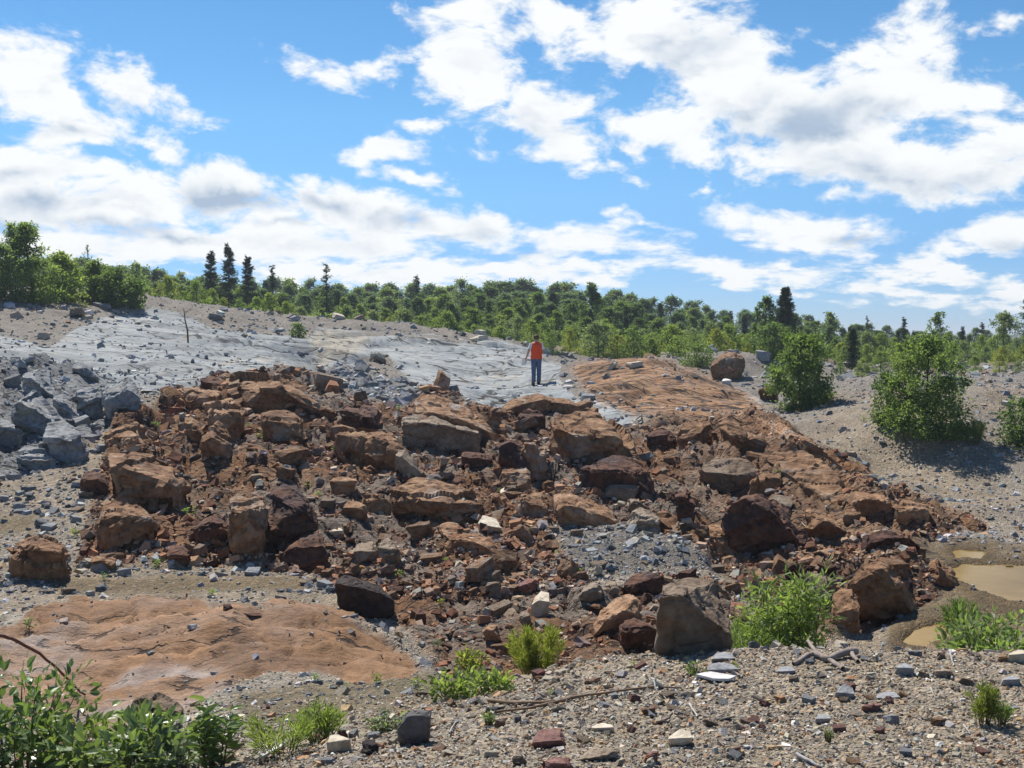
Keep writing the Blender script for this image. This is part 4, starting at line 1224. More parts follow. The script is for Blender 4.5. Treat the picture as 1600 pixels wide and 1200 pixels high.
def scatter():
    bands = [(3.5, 6.9, 52000), (6.6, 12.6, 22000), (12, 30, 66000), (28, 62, 18000)]
    th, y = [], []
    for a, b, n in bands:
        th.append(RNG.uniform(rad(-35), rad(35), n))
        y.append(1 / RNG.uniform(1 / b, 1 / a, n))
    th, y = np.concatenate(th), np.concatenate(y)
    x = np.tan(th) * y
    z, Z = ground_height(x, y, True)
    n = len(x)
    r = RNG.random(n)
    cl = fbm(x * .55, y * .55, 91, 4)
    rust, slab = Z['rust'] > .5, Z['slab'] > .5
    blue = (Z['broken'] > .4) | (Z['dark_gravel'] > .4)
    hard = (Z['pink'] > .4) | (Z['orange'] > .4)
    bank = y < 7.2
    wet = Z['wet'] > .5
    moss = Z['moss'] > .4
    smin = np.full(n, 3.6)
    alp = np.full(n, 2.0)
    cap = np.full(n, 24.0)
    keep = np.full(n, .55)
    smin[bank], alp[bank], cap[bank], keep[bank] = 3.8, 2.6, 22, .97
    smin[rust], alp[rust], cap[rust] = 4.8, 2.0, 27
    keep[rust] = np.clip(.55 + .6 * cl[rust], .1, .95)
    ridge = rust & (x > 2.6) & (y > 14)
    keep[ridge] = np.clip(.45 + .6 * cl[ridge], .1, .9)
    smin[ridge], alp[ridge], cap[ridge] = 3.8, 2.0, 20
    slope = ~rust & (x > 4.5) & (y > 17.5) & (y < 45)
    keep[slope] = np.clip(.42 + .5 * cl[slope], .08, .8)
    smin[slope], alp[slope], cap[slope] = 3.2, 2.2, 17
    fanout = rust & (x > 5.5) & (y > 14) & (y < 21)
    keep[fanout], smin[fanout], alp[fanout], cap[fanout] = .95, 4.5, 2.0, 20
    low = rust & (y < 14)
    keep[low] = np.clip(.8 + .5 * cl[low], .3, 1)
    keep[blue] = np.where(Z['broken'][blue] > .4, .4, .8)
    smin[blue], alp[blue], cap[blue] = 4.0, 1.9, 26
    keep[slab] = .05 + .3 * (cl[slab] > .3) + .25 * ((x / y < -.22) & (cl > -.1))[slab]
    cap[slab] = 14
    keep[hard] = np.where(Z['pink'][hard] > .4, .05, .12 + .4 * (cl[hard] > .25))
    keep[moss] = .35
    keep[wet] = .06
    far = y > 40
    keep[far & ~slab] = .7
    ok = r < keep
    x, y, z, smin, alp, cap = x[ok], y[ok], z[ok], smin[ok], alp[ok], cap[ok]
    zone = np.where(rust, 0, np.where(blue | slab, 2, np.where(bank, 3, 1)))[ok]
    bankm = bank[ok]
    n = len(x)
    px = np.minimum(smin * RNG.random(n) ** (-1 / alp), cap)
    ul, vl = project(np.stack([x, y, z], -1))
    px[(np.abs(ul - 292) < 40) & (np.abs(vl - 500) < 55)] = 4.0           # nothing big beside the dead sapling
    size = px * y / F_PX
    dims = np.stack([np.ones(n), RNG.uniform(.5, .95, n), RNG.uniform(.22, .62, n)], -1) * size[:, None] * .5
    # a share of real blocks among the rubble, half buried
    blk = (zone == 0) & (y > 11) & (x < 4.5) & (RNG.random(n) < .0038)
    px[blk] = RNG.uniform(24, 52, blk.sum())
    size = px * y / F_PX
    dims = np.stack([np.ones(n), RNG.uniform(.5, .95, n), np.where(blk, RNG.uniform(.45, .75, n), RNG.uniform(.22, .62, n))], -1) * size[:, None] * .5
    R, a, b, c = rand_rot(n, .32)
    col = np.empty((n, 3))
    keys = ['rust', 'grey', 'blue', 'bank']
    for k in range(4):
        s = zone == k
        P = PAL[keys[k]]
        w = np.linspace(1.6, .5, len(P))
        ids = RNG.choice(len(P), s.sum(), p=w / w.sum())
        col[s] = P[ids]
    ul, vl = project(np.stack([x, y, z], -1))
    # rustier towards the rubble, greyer away from it
    col *= 1.12 * RNG.uniform(.70, 1.25, (n, 1)) * RNG.uniform(.95, 1.05, (n, 3))
    # the largest-looking ones become things of their own
    inview = ~((np.abs(ul - 292) < 30) & (np.abs(vl - 500) < 50)) & (ul > 4) & (ul < 1596) & (vl < 1196)
    big = np.zeros(n, bool)
    chosen = {}
    for k, m in ((0, 210), (1, 110), (2, 70), (3, 160)):
        cand = np.where((zone == k) & inview)[0]
        pick = cand[np.argsort(-px[cand])][:m]
        chosen[k] = pick
        big[pick] = True
    rest = ~big
    J = CUBE[None] * RNG.uniform(.5, 1.0, (n, 8, 3))
    J[:, 4:, :2] *= RNG.uniform(.45, .95, (n, 1, 1))
    V = np.einsum('nij,nkj->nki', R, J * dims[:, None, :])
    V += np.stack([x, y, z + dims[:, 2] * RNG.uniform(-.1, .65, n)], -1)[:, None, :]
    for nm, lab, cat, sel in (('rubble', 'small broken rust brown stones covering the slope and the hollow', 'rubble', rest & (zone == 0)),
                              ('gravel', 'small grey and tan stones strewn over the pit floor, slopes and slab', 'gravel', rest & ((zone == 1) | (zone == 2))),
                              ('bank_gravel', 'fine tan and grey gravel of the bank along the bottom of the photo', 'gravel', rest & (zone == 3))):
        ids = np.where(sel)[0]
        F = (CTRI[None] + (np.arange(len(ids)) * 8)[:, None, None]).reshape(-1, 3)
        me = mesh_np(nm, V[ids].reshape(-1, 3), F, M_STONES, np.repeat(col[ids], 8, 0))
        finish(nm, me, kind='stuff', label=lab, cat=cat)
    # individual stones from a few shared shapes
    protos = {}
    mats = {0: [('rust brown', 'rust'), ('rust brown', 'rust'), ('orange brown', 'orange'), ('dark brown', 'dark'), ('tan', 'tan')],
            1: [('grey', 'grey'), ('tan', 'tan'), ('pale grey', 'slate'), ('cream', 'cream')],
            2: [('blue grey', 'grey'), ('pale grey', 'slate'), ('grey', 'grey')],
            3: [('tan', 'tan'), ('pale grey', 'slate'), ('rust brown', 'maroon'), ('orange brown', 'orange'), ('cream', 'cream'), ('grey', 'grey')]}
    shapes = ['blocky', 'flat', 'wedge shaped', 'pointed']

    def proto(kind, sh):
        if (kind, sh) not in protos:
            rg = random.Random(sh * 31 + hash_str(kind))
            pts = []
            for c8 in CUBE:
                q = Vector(c8)
                f = {0: 1, 1: 1, 2: .45 if c8[0] > 0 and c8[2] > 0 else 1, 3: .4 if c8[2] > 0 else 1}[sh]
                pts.append(Vector((q.x * (f if sh == 3 else 1) * rg.uniform(.6, 1), q.y * (f if sh == 3 else 1) * rg.uniform(.6, 1), q.z * (f if sh == 2 else 1) * rg.uniform(.6, 1))))
            for _ in range(5):
                pts.append(Vector((rg.uniform(-1, 1), rg.uniform(-1, 1), rg.uniform(-1, 1))) * .95)
            protos[(kind, sh)] = hull_mesh('rock', pts, sh * 5 + hash_str(kind) % 97, 3.0, 2.0, M_ROCK[kind], amp=.05, beds=.03)
        return protos[(kind, sh)]
    marks = np.array([(m[0], m[1]) for m in LANDMARKS])
    place = {0: 'in rubble', 1: 'on grey gravel', 2: 'on bedrock', 3: 'on the bank'}
    grp = {0: 'loose rocks in the rusty rubble', 1: 'loose stones on the grey gravel', 2: 'loose stones on the grey bedrock', 3: 'loose stones on the gravel bank'}
    todo = []
    for k, ids in chosen.items():
        for i in ids:
            cname, kind = mats[k][int(RNG.integers(len(mats[k])))]
            sh = int(RNG.integers(4))
            d = np.hypot(marks[:, 0] - x[i], marks[:, 1] - y[i]) - .4 * np.array([m[2] for m in LANDMARKS])
            j = int(np.argmin(d))
            dx, dy = x[i] - marks[j, 0], y[i] - marks[j, 1]
            rel = 'beside' if abs(dx) > abs(dy) else ('below' if dy < 0 else 'above')
            if d[j] > 2.0 + .06 * y[i]:
                rel = 'well ' + rel if rel != 'beside' else 'away from'
            sz = size[i]
            big_ = 'fist sized' if sz < .11 else ('small' if sz < .22 else ('medium' if sz < .42 else 'large'))
            if k == 3:
                big_ = 'thumb sized' if sz < .05 else 'palm sized'
            o = bpy.data.objects.new(('rock', 'grey_stone', 'grey_stone', 'pebble')[k], proto(kind, sh))
            COL.objects.link(o)
            hgt = dims[i, 2] * (.75 if sh == 1 else 1.25)
            o.location = (x[i], y[i], z[i] + hgt * .45)
            o.rotation_euler = (b[i] * .8, c[i] * .8, a[i])
            o.scale = (dims[i, 0] * 1.1, dims[i, 1] * 1.1, hgt)
            noun = ('rock', 'stone', 'stone', 'pebble')[k]
            tag(o, None, noun, grp[k])
            todo.append((o, f'{big_} {cname} {shapes[sh]} {noun} {rel} the {LANDMARKS[j][3]}', ul[i]))


    number_labels(todo)


ORD = ['first', 'second', 'third', 'fourth', 'fifth', 'sixth', 'seventh', 'eighth', 'ninth', 'tenth', 'eleventh', 'twelfth', 'thirteenth', 'fourteenth', 'fifteenth', 'sixteenth', 'seventeenth', 'eighteenth']


def number_labels(todo):
    """Look-alikes with the same words are told apart by their order from the left."""
    by = {}
    for o, text, u in todo:
        by.setdefault(text, []).append((u, o))
    for text, lst in by.items():
        lst.sort(key=lambda q: q[0])
        for i, (u, o) in enumerate(lst):
            o['label'] = text if len(lst) == 1 else f'{text}, {ORD[min(i, 17)]} from left'


def hash_str(s):
    return sum((i + 1) * ord(ch) for i, ch in enumerate(s))


scatter()
pool('muddy_pool', [(1468, 896), (1492, 876), (1600, 879), (1775, 886), (1775, 958), (1565, 958), (1515, 940)], POOL_LEVEL, 'yellow brown muddy pool in the pit floor at the right edge')
pool('muddy_stream', [(1392, 1010), (1424, 977), (1475, 966), (1505, 951), (1500, 1004), (1444, 1024)], POOL_LEVEL, 'ochre water running between the shrubs below the muddy pool')
pool('small_pool', [(1484, 856), (1548, 860), (1540, 880), (1488, 876)], POOL_LEVEL, 'small yellow puddle just above the muddy pool')
pool('rock_puddle', [(1132, 872), (1178, 876), (1178, 894), (1136, 892)], POOL_LEVEL, 'tiny ochre puddle at the foot of the huge dark boulder')
# ------------------------------------------------------------------ plants
def leaf_mat(name, rough=.5, trans=.45, spec=.3, var=.35):
    m, T = new_mat(name)
    a = T.n('ShaderNodeAttribute', attribute_name='Col')
    oi = T.n('ShaderNodeObjectInfo')
    k = T.math('MULTIPLY_ADD', oi.outputs['Random'], var, 1.0 - var * .5)
    kc = T.n('ShaderNodeCombineColor', inp={0: k, 1: T.math('POWER', k, .7), 2: k})
    col = T.mix(1.0, a.outputs['Color'], kc.outputs[0], 'MULTIPLY')
    b = T.n('ShaderNodeBsdfPrincipled', inp={'Base Color': col, 'Roughness': rough, 'Specular IOR Level': spec})
    tr = T.n('ShaderNodeBsdfTranslucent')
    tcol = T.n('ShaderNodeVectorMath', operation='MULTIPLY', inp={0: col, 1: (1.5, 1.55, .7)})
    T.L.new(tcol.outputs[0], tr.inputs['Color'])
    mx = T.n('ShaderNodeMixShader', inp={0: trans})
    T.L.new(b.outputs[0], mx.inputs[1])
    T.L.new(tr.outputs[0], mx.inputs[2])
    o = T.n('ShaderNodeOutputMaterial')
    T.L.new(mx.outputs[0], o.inputs[0])
    return m


def bark_mat(name, a, b):
    m, T = new_mat(name)
    tc = T.n('ShaderNodeTexCoord')
    mp = T.n('ShaderNodeMapping')
    T.L.new(tc.outputs['Object'], mp.inputs['Vector'])
    mp.inputs['Scale'].default_value = (1, 1, .35)
    n = T.noise(mp.outputs[0], 14, 6, .65)
    principled(T, T.ramp(n, [(.3, a), (.7, b)]), .9, bump(T, n, .7, .01))
    return m


M_LEAF = leaf_mat('leaf', trans=.55)
M_GLOSSLEAF = leaf_mat('glossy_leaf', .36, .38, .45)
M_NEEDLE = leaf_mat('needle', .6, .2, .2)
M_BARK = bark_mat('bark', (.06, .045, .035), (.16, .13, .10))
M_STEM = bark_mat('green_stem', (.07, .07, .03), (.14, .11, .06))
M_REDSTEM = bark_mat('red_stem', (.07, .025, .02), (.17, .075, .055))
M_DRIFT = bark_mat('driftwood', (.16, .12, .10), (.40, .34, .29))
M_PALEWOOD = bark_mat('bleached_wood', (.42, .40, .38), (.68, .66, .63))
M_TWIG = bark_mat('dry_twig', (.13, .085, .05), (.27, .19, .125))

GREENS = {
    'deep': ((.070, .112, .055), (.165, .230, .105)),
    'mid': ((.100, .150, .062), (.215, .285, .118)),
    'bright': ((.130, .182, .060), (.250, .315, .115)),
    'yellow': ((.155, .185, .052), (.295, .320, .100)),
    'blue': ((.085, .130, .088), (.175, .240, .155)),
    'sage': ((.120, .155, .100), (.235, .285, .185)),
    'spruce': ((.034, .056, .036), (.085, .122, .070)),
}


def nrm(a):
    return a / np.maximum(np.linalg.norm(a, axis=-1, keepdims=True), 1e-6)


def leaves_fine(P, D, L, ratio, rng):
    """Oval leaves: midrib, two pairs of edge points, drooping tip."""
    n = len(P)
    D = nrm(D)
    N = nrm(rng.normal(0, 1, (n, 3)) * .6 + np.array([0, 0, .9]))
    S = nrm(np.cross(D, N))
    N = np.cross(S, D)
    L = (np.ones(n) * L)[:, None]
    W = L * ratio * .5
    bend = rng.uniform(.05, .28, (n, 1))
    pt = lambda t, w, up: P + D * L * t + S * W * w + N * (W * up - L * bend * t * t)
    V = np.stack([P, pt(.28, -.85, .3), pt(.28, 0, 0), pt(.28, .85, .3), pt(.62, -.8, .3), pt(.62, 0, 0), pt(.62, .8, .3), pt(1, 0, 0)], 1).reshape(-1, 3)
    T = np.array([[0, 1, 2], [0, 2, 3], [1, 4, 5], [1, 5, 2], [2, 5, 6], [2, 6, 3], [4, 7, 5], [5, 7, 6]])
    return V, (T[None] + (np.arange(n) * 8)[:, None, None]).reshape(-1, 3)


def leaves(P, D, L, ratio, rng, fold=.25):
    """Two-triangle folded leaves at P pointing along D."""
    n = len(P)
    D = nrm(D)
    N = nrm(rng.normal(0, 1, (n, 3)) * .7 + np.array([0, 0, .8]))
    S = nrm(np.cross(D, N))
    N = np.cross(S, D)
    L = (np.ones(n) * L)[:, None]
    W = L * ratio
    mid = P + D * L * .45
    V = np.stack([P, mid - S * W * .5 + N * W * fold, P + D * L - N * L * .12, mid + S * W * .5 + N * W * fold], 1).reshape(-1, 3)
    i = (np.arange(n) * 4)[:, None, None]
    F = (np.array([[0, 1, 2], [0, 2, 3]])[None] + i).reshape(-1, 3)
    return V, F


def leaf_cols(n, pal, rng, t=None, rep=4):
    a, b = (np.array(c) for c in GREENS[pal])
    k = np.clip(rng.random(n) if t is None else t + rng.normal(0, .18, n), 0, 1)[:, None]
    c = a * (1 - k) + b * k
    c *= rng.uniform(.8, 1.2, (n, 1))
    return np.repeat(c, rep, 0)


def bush_arrays(seed, h, w, style, nleaf, L, pal, wind=0.0, nstem=None, fine=False):
    """Stems from one root fanning out; leaves carried on short twigs along them."""
    rng = np.random.default_rng(seed)
    ns = nstem or max(8, int(14 + 7 * w / max(h, .01)))
    stems, P, D = [], [], []
    per = max(1, nleaf // ns)
    for s in range(ns):
        az = rng.uniform(0, 2 * np.pi)
        out = math.sqrt(rng.random()) * .5 * w
        top = h * (1.0 - (.45 if style != 'feather' else .30) * (2 * out / max(w, 1e-6)) ** 2) * rng.uniform(.72, 1.0)
        tip = np.array([math.cos(az) * out + wind * top, math.sin(az) * out, top])
        ctl = np.array([math.cos(az) * out * rng.uniform(.4, .9), math.sin(az) * out * rng.uniform(.4, .9), top * .6])
        ts = np.linspace(0, 1, 6)[:, None]
        root = np.array([math.cos(az) * out * .45, math.sin(az) * out * .45, 0])
        cv = root * (1 - ts) ** 2 + 2 * ctl * ts * (1 - ts) + tip * ts ** 2
        r0 = max(h * .010, .0025)
        stems.append(tube(cv, [r0 * (1 - .8 * q) for q in np.linspace(0, 1, 6)], 4))
        if style == 'weed':
            t = rng.uniform(.12, 1, per)
        elif style == 'grass':
            t = rng.uniform(0, .35, per)
        else:
            t = rng.uniform(.12, 1, per) ** .75
        t = t[:, None]
        c = root * (1 - t) ** 2 + 2 * ctl * t * (1 - t) + tip * t ** 2
        tan = nrm(2 * (ctl - root) * (1 - t) + 2 * (tip - ctl) * t)
        rad_ = nrm(rng.normal(0, 1, (per, 3)))
        if style == 'broad':
            tw = rng.random((per, 1)) ** .6 * (.17 * w)
            P.append(c + rad_ * tw * np.array([1, 1, .8]))
            D.append(rad_ * .9 + tan * .5 + np.array([0, 0, .05]) + rng.normal(0, .3, (per, 3)))
        elif style == 'willow':
            tw = rng.random((per, 1)) ** .6 * (.15 * w)
            P.append(c + rad_ * tw)
            D.append(rad_ * .9 + tan * .35 + rng.normal(0, .4, (per, 3)) - np.array([0, 0, .15]))
        elif style == 'feather':
            tw = rng.random((per, 1)) * (.08 * w)
            P.append(c + rad_ * tw)
            D.append(rad_ * .7 + tan * 1.0)
        elif style == 'grass':
            P.append(c + rad_ * w * .05)
            D.append(np.array([0, 0, 1.0]) + rng.normal(0, .45, (per, 3)) * np.array([1, 1, .2]))
        else:  # weed: leaves straight on the stem
            P.append(c)
            D.append(rad_ * np.array([1, 1, .25]) + tan * .35)
    P, D = np.concatenate(P), np.concatenate(D)
    P[:, 2] = np.maximum(P[:, 2], h * .015)
    n = len(P)
    ratio = {'broad': .52, 'willow': .26, 'feather': .10, 'grass': .06, 'weed': .36}[style]
    if fine:
        V, F = leaves_fine(P, D, L * rng.uniform(.5, 1.15, n), ratio, rng)
        return join_arrays(stems), (V, F), leaf_cols(n, pal, rng, rep=8)
    V, F = leaves(P, D, L * rng.uniform(.6, 1.15, n), ratio, rng)
    return join_arrays(stems), (V, F), leaf_cols(n, pal, rng)


# u, v of the foot, height px, width px, style, leaf length px, leaves, palette, name, label, category, group, wind
PLANTS = [
    (26, 1222, 200, 240, 'broad', 24, 720, 'mid', 'bush', 'big glossy leafed green bush filling the bottom left corner', 'bush', None, 0),
    (190, 1216, 100, 190, 'broad', 24, 520, 'mid', 'bush', 'lower glossy leafed bush to the right of the big corner bush', 'bush', None, 0),
    (108, 1228, 96, 170, 'broad', 24, 420, 'bright', 'bush', 'light green leafy bush at the bottom edge between the two corner bushes', 'bush', None, 0),
    (336, 1205, 132, 86, 'weed', 27, 300, 'bright', 'weed', 'tall weed with pale leaves standing before the pink outcrop', 'weed', None, 0),
    (270, 1204, 70, 100, 'broad', 22, 220, 'sage', 'weed', 'short leafy weed between the corner bushes and the tall weed', 'weed', None, 0),
    (440, 1178, 70, 110, 'feather', 17, 700, 'bright', 'fern', 'feathery bright green horsetail clump beside the white stick', 'fern', None, 0),
    (500, 1158, 62, 70, 'feather', 17, 800, 'bright', 'fern', 'second feathery horsetail clump, taller and darker, right of the first', 'fern', None, 0),
    (602, 1138, 36, 70, 'weed', 18, 120, 'sage', 'weed', 'pale leafed weed just left of the upright dark slab', 'weed', None, 0),
    (763, 1132, 34, 26, 'weed', 11, 60, 'mid', 'weed', 'small dark weed at the left end of the long branch', 'weed', None, 0),
    (712, 1092, 52, 84, 'broad', 12, 420, 'bright', 'weed', 'bright green weed in the hollow, nearest the pink outcrop', 'weed', None, 0),
    (768, 1086, 42, 84, 'broad', 12, 380, 'bright', 'weed', 'low bright green weed between the hollow weed and the round feathery bush', 'weed', None, 0),
    (738, 1052, 42, 56, 'broad', 10, 240, 'yellow', 'weed', 'yellow green weed higher up in the dark rubble', 'weed', None, 0),
    (840, 1064, 92, 84, 'feather', 11, 3200, 'yellow', 'bush', 'round feathery yellow green bush at the edge of the gravel bank', 'bush', None, 0),
    (1240, 1030, 140, 158, 'willow', 19, 2400, 'bright', 'bush', 'bright green narrow leafed shrub before the ribbed fin', 'bush', None, 0),
    (1158, 1030, 55, 110, 'feather', 13, 1700, 'mid', 'bush', 'low grassy green bush left of the narrow leafed shrub', 'bush', None, 0),
    (1552, 1034, 82, 150, 'broad', 15, 1100, 'mid', 'bush', 'spreading green bush at the right edge behind the gravel bank', 'bush', None, 0),
    (1500, 992, 60, 60, 'feather', 13, 900, 'mid', 'bush', 'small feathery bush between the pool and the spreading bush', 'bush', None, 0),
    (1536, 1132, 70, 44, 'feather', 15, 700, 'yellow', 'weed', 'feathery green weed on the right of the gravel bank', 'weed', None, 0),
    (1562, 1132, 42, 34, 'feather', 13, 350, 'mid', 'weed', 'shorter feathery weed touching the first on the gravel bank', 'weed', None, 0),
    (1088, 1052, 26, 44, 'weed', 9, 70, 'mid', 'weed', 'tiny herb on the bank crest left of the slates', 'weed', None, 0),
    (1294, 1160, 30, 16, 'feather', 10, 80, 'mid', 'weed', 'tiny grass like herb below the pale blue grey stone', 'weed', None, 0),
    # on the gravel slope
    (1250, 640, 118, 96, 'broad', 5.5, 5200, 'mid', 'bush', 'round dense green bush standing on the slope beyond the rusty ridge', 'bush', None, 0),
    (1448, 682, 158, 134, 'broad', 5.5, 8000, 'mid', 'bush', 'largest dense green bush on the gravel slope at the right', 'bush', None, 0),
    (1385, 664, 82, 48, 'broad', 5, 1500, 'deep', 'bush', 'slim dark bush leaning against the largest slope bush', 'bush', None, 0),
    (1520, 694, 42, 44, 'feather', 6, 1500, 'bright', 'bush', 'small round bright green bush below the largest slope bush', 'bush', None, 0),
    (1600, 698, 74, 76, 'broad', 5.5, 1700, 'deep', 'bush', 'dark bush at the right edge of the gravel slope', 'bush', None, 0),
    (1290, 628, 26, 36, 'broad', 4, 300, 'bright', 'weed', 'low green weed at the right foot of the round dense bush', 'weed', None, 0),
    # along the top of the left gravel ridge
    (52, 472, 122, 92, 'broad', 5, 4600, 'mid', 'bush', 'tall windblown bush with a pointed top at the left edge', 'bush', None, -.12),
    (8, 468, 84, 80, 'broad', 5, 2600, 'deep', 'bush', 'dark bush cut by the left edge beside the windblown bush', 'bush', None, -.1),
    (100, 470, 74, 66, 'broad', 5, 2400, 'bright', 'bush', 'yellow green bush right of the tall windblown bush', 'bush', None, -.06),
    (148, 472, 62, 64, 'broad', 5, 2000, 'mid', 'bush', 'middle bush of the hedge on the left gravel ridge', 'bush', None, 0),
    (184, 478, 58, 56, 'broad', 5, 1800, 'deep', 'bush', 'dark bush in the hedge on the ridge, second from its lower end', 'bush', None, 0),
    (210, 482, 44, 36, 'broad', 5, 1000, 'mid', 'bush', 'last small bush at the lower end of the hedge on the ridge', 'bush', None, 0),
    (466, 528, 22, 26, 'broad', 4, 300, 'deep', 'bush', 'single tiny dark bush at the left end of the grey dome', 'bush', None, 0),
    (1088, 572, 36, 54, 'broad', 4, 900, 'mid', 'bush', 'bush on the soil heap left of the big embedded boulder', 'bush', None, 0),
    (1210, 560, 54, 60, 'broad', 4.5, 1500, 'deep', 'bush', 'dark bush behind the soil heap under the tall dark conifer', 'bush', None, 0),
    (1060, 556, 30, 40, 'broad', 4, 500, 'bright', 'bush', 'small pale bush at the left end of the soil heap', 'bush', None, 0),
]
TUFTS = [(411, 686, 14), (524, 706, 13), (497, 776, 10), (622, 642, 12), (902, 898, 14), (296, 806, 20), (120, 838, 14), (162, 906, 14), (246, 886, 16), (332, 932, 16), (560, 893, 12), (752, 886, 13), (722, 712, 12),
         (640, 748, 10), (480, 762, 10), (832, 832, 10), (243, 668, 12), (440, 846, 12), (622, 902, 12), (684, 1012, 16), (492, 1064, 14), (588, 1068, 22), (70, 905, 18), (44, 985, 24), (1000, 905, 10), (870, 868, 10),
         (690, 945, 12), (388, 668, 9), (1216, 740, 9), (700, 880, 14), (655, 1075, 18), (540, 1075, 12), (1472, 985, 18), (990, 1042, 12), (1445, 650, 12), (1350, 660, 12), (1240, 625, 14), (20, 470, 10), (130, 482, 12),
         (780, 770, 9), (905, 790, 9), (760, 925, 12), (1145, 1045, 12), (1370, 1155, 10), (860, 1085, 10)]


REAR = {'bright green narrow leafed shrub before the ribbed fin': 8.6, 'low grassy green bush left of the narrow leafed shrub': 8.2, 'spreading green bush at the right edge behind the gravel bank': 8.4,
        'round feathery yellow green bush at the edge of the gravel bank': 7.0}       # rooted in the hollow behind the bank


def build_plants():
    H = hits([(p[0], min(p[1], 1199)) for p in PLANTS])
    for i, (u, v, hp, wp, style, lp, nl, pal, name, label, cat, grp, wind) in enumerate(PLANTS):
        base = H[i].copy()
        if v > 1199:
            e = at(u, v, base[1] - (v - 1199) * .004)
            base = np.array([e.x, e.y, float(ground_height([e.x], [e.y])[0])])
        if label in REAR:
            Yr = REAR[label]
            e = at(u, v, Yr)
            gz = float(ground_height([e.x], [Yr])[0])
            base = np.array([e.x, Yr, gz])
            hp = (at(u, v - hp, Yr).z - gz) * F_PX / Yr
            hp *= 1.1 if wp < 150 else 1.14
            wp *= 1.1
            nl = int(nl * 1.5)
        k = base[1] / F_PX
        if style == 'broad' and lp < 6:
            st, lf, col = broadleaf(100 + i, hp * k, wp * k, .02 * hp * k, int(nl * 1.7), lp * k * 1.05, pal, 42, wind * hp * k, full=.8 if wind == 0 else .5)
        else:
            st, lf, col = bush_arrays(100 + i, hp * k, wp * k, style, nl, lp * k, pal, wind, fine=lp > 10 and style in ('broad', 'willow', 'weed'))
        root = empty(name, base - np.array([0, 0, .01]), label, cat, grp)
        finish('stem', mesh_np('stem', *st, M_STEM), root)
        finish('foliage', mesh_np('foliage', *lf, M_GLOSSLEAF if lp > 20 else M_LEAF, col), root)
    protos = []
    for s in range(4):
        st, lf, col = bush_arrays(400 + s, 1.0, 1.1, 'weed' if s % 2 else 'broad', 46, .34, ('mid', 'bright', 'yellow', 'sage')[s], nstem=7)
        protos.append((mesh_np('stem', *st, M_STEM), mesh_np('foliage', *lf, M_LEAF, col)))
    H = hits([t[:2] for t in TUFTS])
    marks = np.array([(m[0], m[1]) for m in LANDMARKS])
    tone = ('green', 'bright green', 'yellow green', 'pale green')
    todo = []
    for i, (u, v, hp) in enumerate(TUFTS):
        b = H[i]
        j = int(np.argmin(np.hypot(marks[:, 0] - b[0], marks[:, 1] - b[1])))
        root = empty('tuft', b, None, 'tuft', 'tiny plants sprouting among the stones', rz=i * 1.3)
        todo.append((root, f'tiny {tone[i % 4]} plant sprouting near the {LANDMARKS[j][3]}', u))
        root.scale = (hp * b[1] / F_PX,) * 3
        for nm, me in zip(('stem', 'foliage'), protos[i % 4]):
            finish(nm, me, root)
    number_labels(todo)


# ------------------------------------------------------------------ trees
def crown_lobes(rng, n, h, w, z0, full=0.0):
    """Clump centres and radii: widest below the middle, ragged towards the top."""
    out = []
    for _ in range(n):
        t = rng.random() ** (1.0 + .3 * full)
        z = z0 + (h - z0) * t
        if full > .6:
            prof = math.sqrt(max(.04, 1 - ((t - .42) / .64) ** 2)) / 1.02
        else:
          prof = (min(1.0, t / .22 + .35 + .6 * full)) * (1 - t) ** (.55 - .15 * full) * 1.15
        r = math.sqrt(rng.random()) * .5 * w * min(prof, 1.0)
        a = rng.uniform(0, 2 * np.pi)
        out.append((np.array([math.cos(a) * r, math.sin(a) * r, z]), rng.uniform(.05, .125) * w * (1.1 - .5 * t) * (1 + .25 * full)))
    return out


def broadleaf(seed, h, w, z0, nl, L, pal, lobes=26, lean=0.0, full=0.0):
    rng = np.random.default_rng(seed)
    lb = crown_lobes(rng, int(lobes * 2.3), h * .96, w, z0, full)
    for k in range(3):
        lb.append((np.array([lean + rng.normal(0, .05 * w), rng.normal(0, .05 * w), h * (.86 + .05 * k)]), .055 * w))
    trunk = [tube([(0, 0, 0), (lean * .2, .02 * h, h * .35), (lean * .6, 0, h * .65), (lean, 0, h * .93)], [h * .016, h * .012, h * .008, h * .003], 6)]
    P, D, tt = [], [], []
    per = max(3, nl // len(lb))
    for c, r in lb:
        c = c + np.array([lean * c[2] / h, 0, 0])
        if rng.random() < .45:
            zt = max(.04 * h, c[2] - r * 1.5 - .1 * h * rng.random())
            trunk.append(tube([(lean * zt / h, 0, zt), tuple(c * .5 + np.array([0, 0, zt * .5])), tuple(c)], [h * .006, h * .004, h * .0015], 4))
        d = nrm(rng.normal(0, 1, (per, 3)))
        rr = r * rng.random((per, 1)) ** .5 * rng.uniform(.5, 2.1, (per, 1))
        up = np.array([0, 0, .45 * r]) * rng.random((per, 1)) ** 2 * (1 if c[2] > .6 * h else 0)
        P.append(c + d * rr * np.array([1, 1, .8]) + up * 2)
        D.append(d + rng.normal(0, .6, (per, 3)))
        tt.append(np.full(per, .2 + .6 * rng.random()))
    P, D, tt = np.concatenate(P), np.concatenate(D), np.concatenate(tt)
    P[:, 2] = np.maximum(P[:, 2], .01 * h)
    V, F = leaves(P, D, L * rng.uniform(.5, 1.2, len(P)), .6, rng)
    return join_arrays(trunk), (V, F), leaf_cols(len(P), pal, rng, tt)


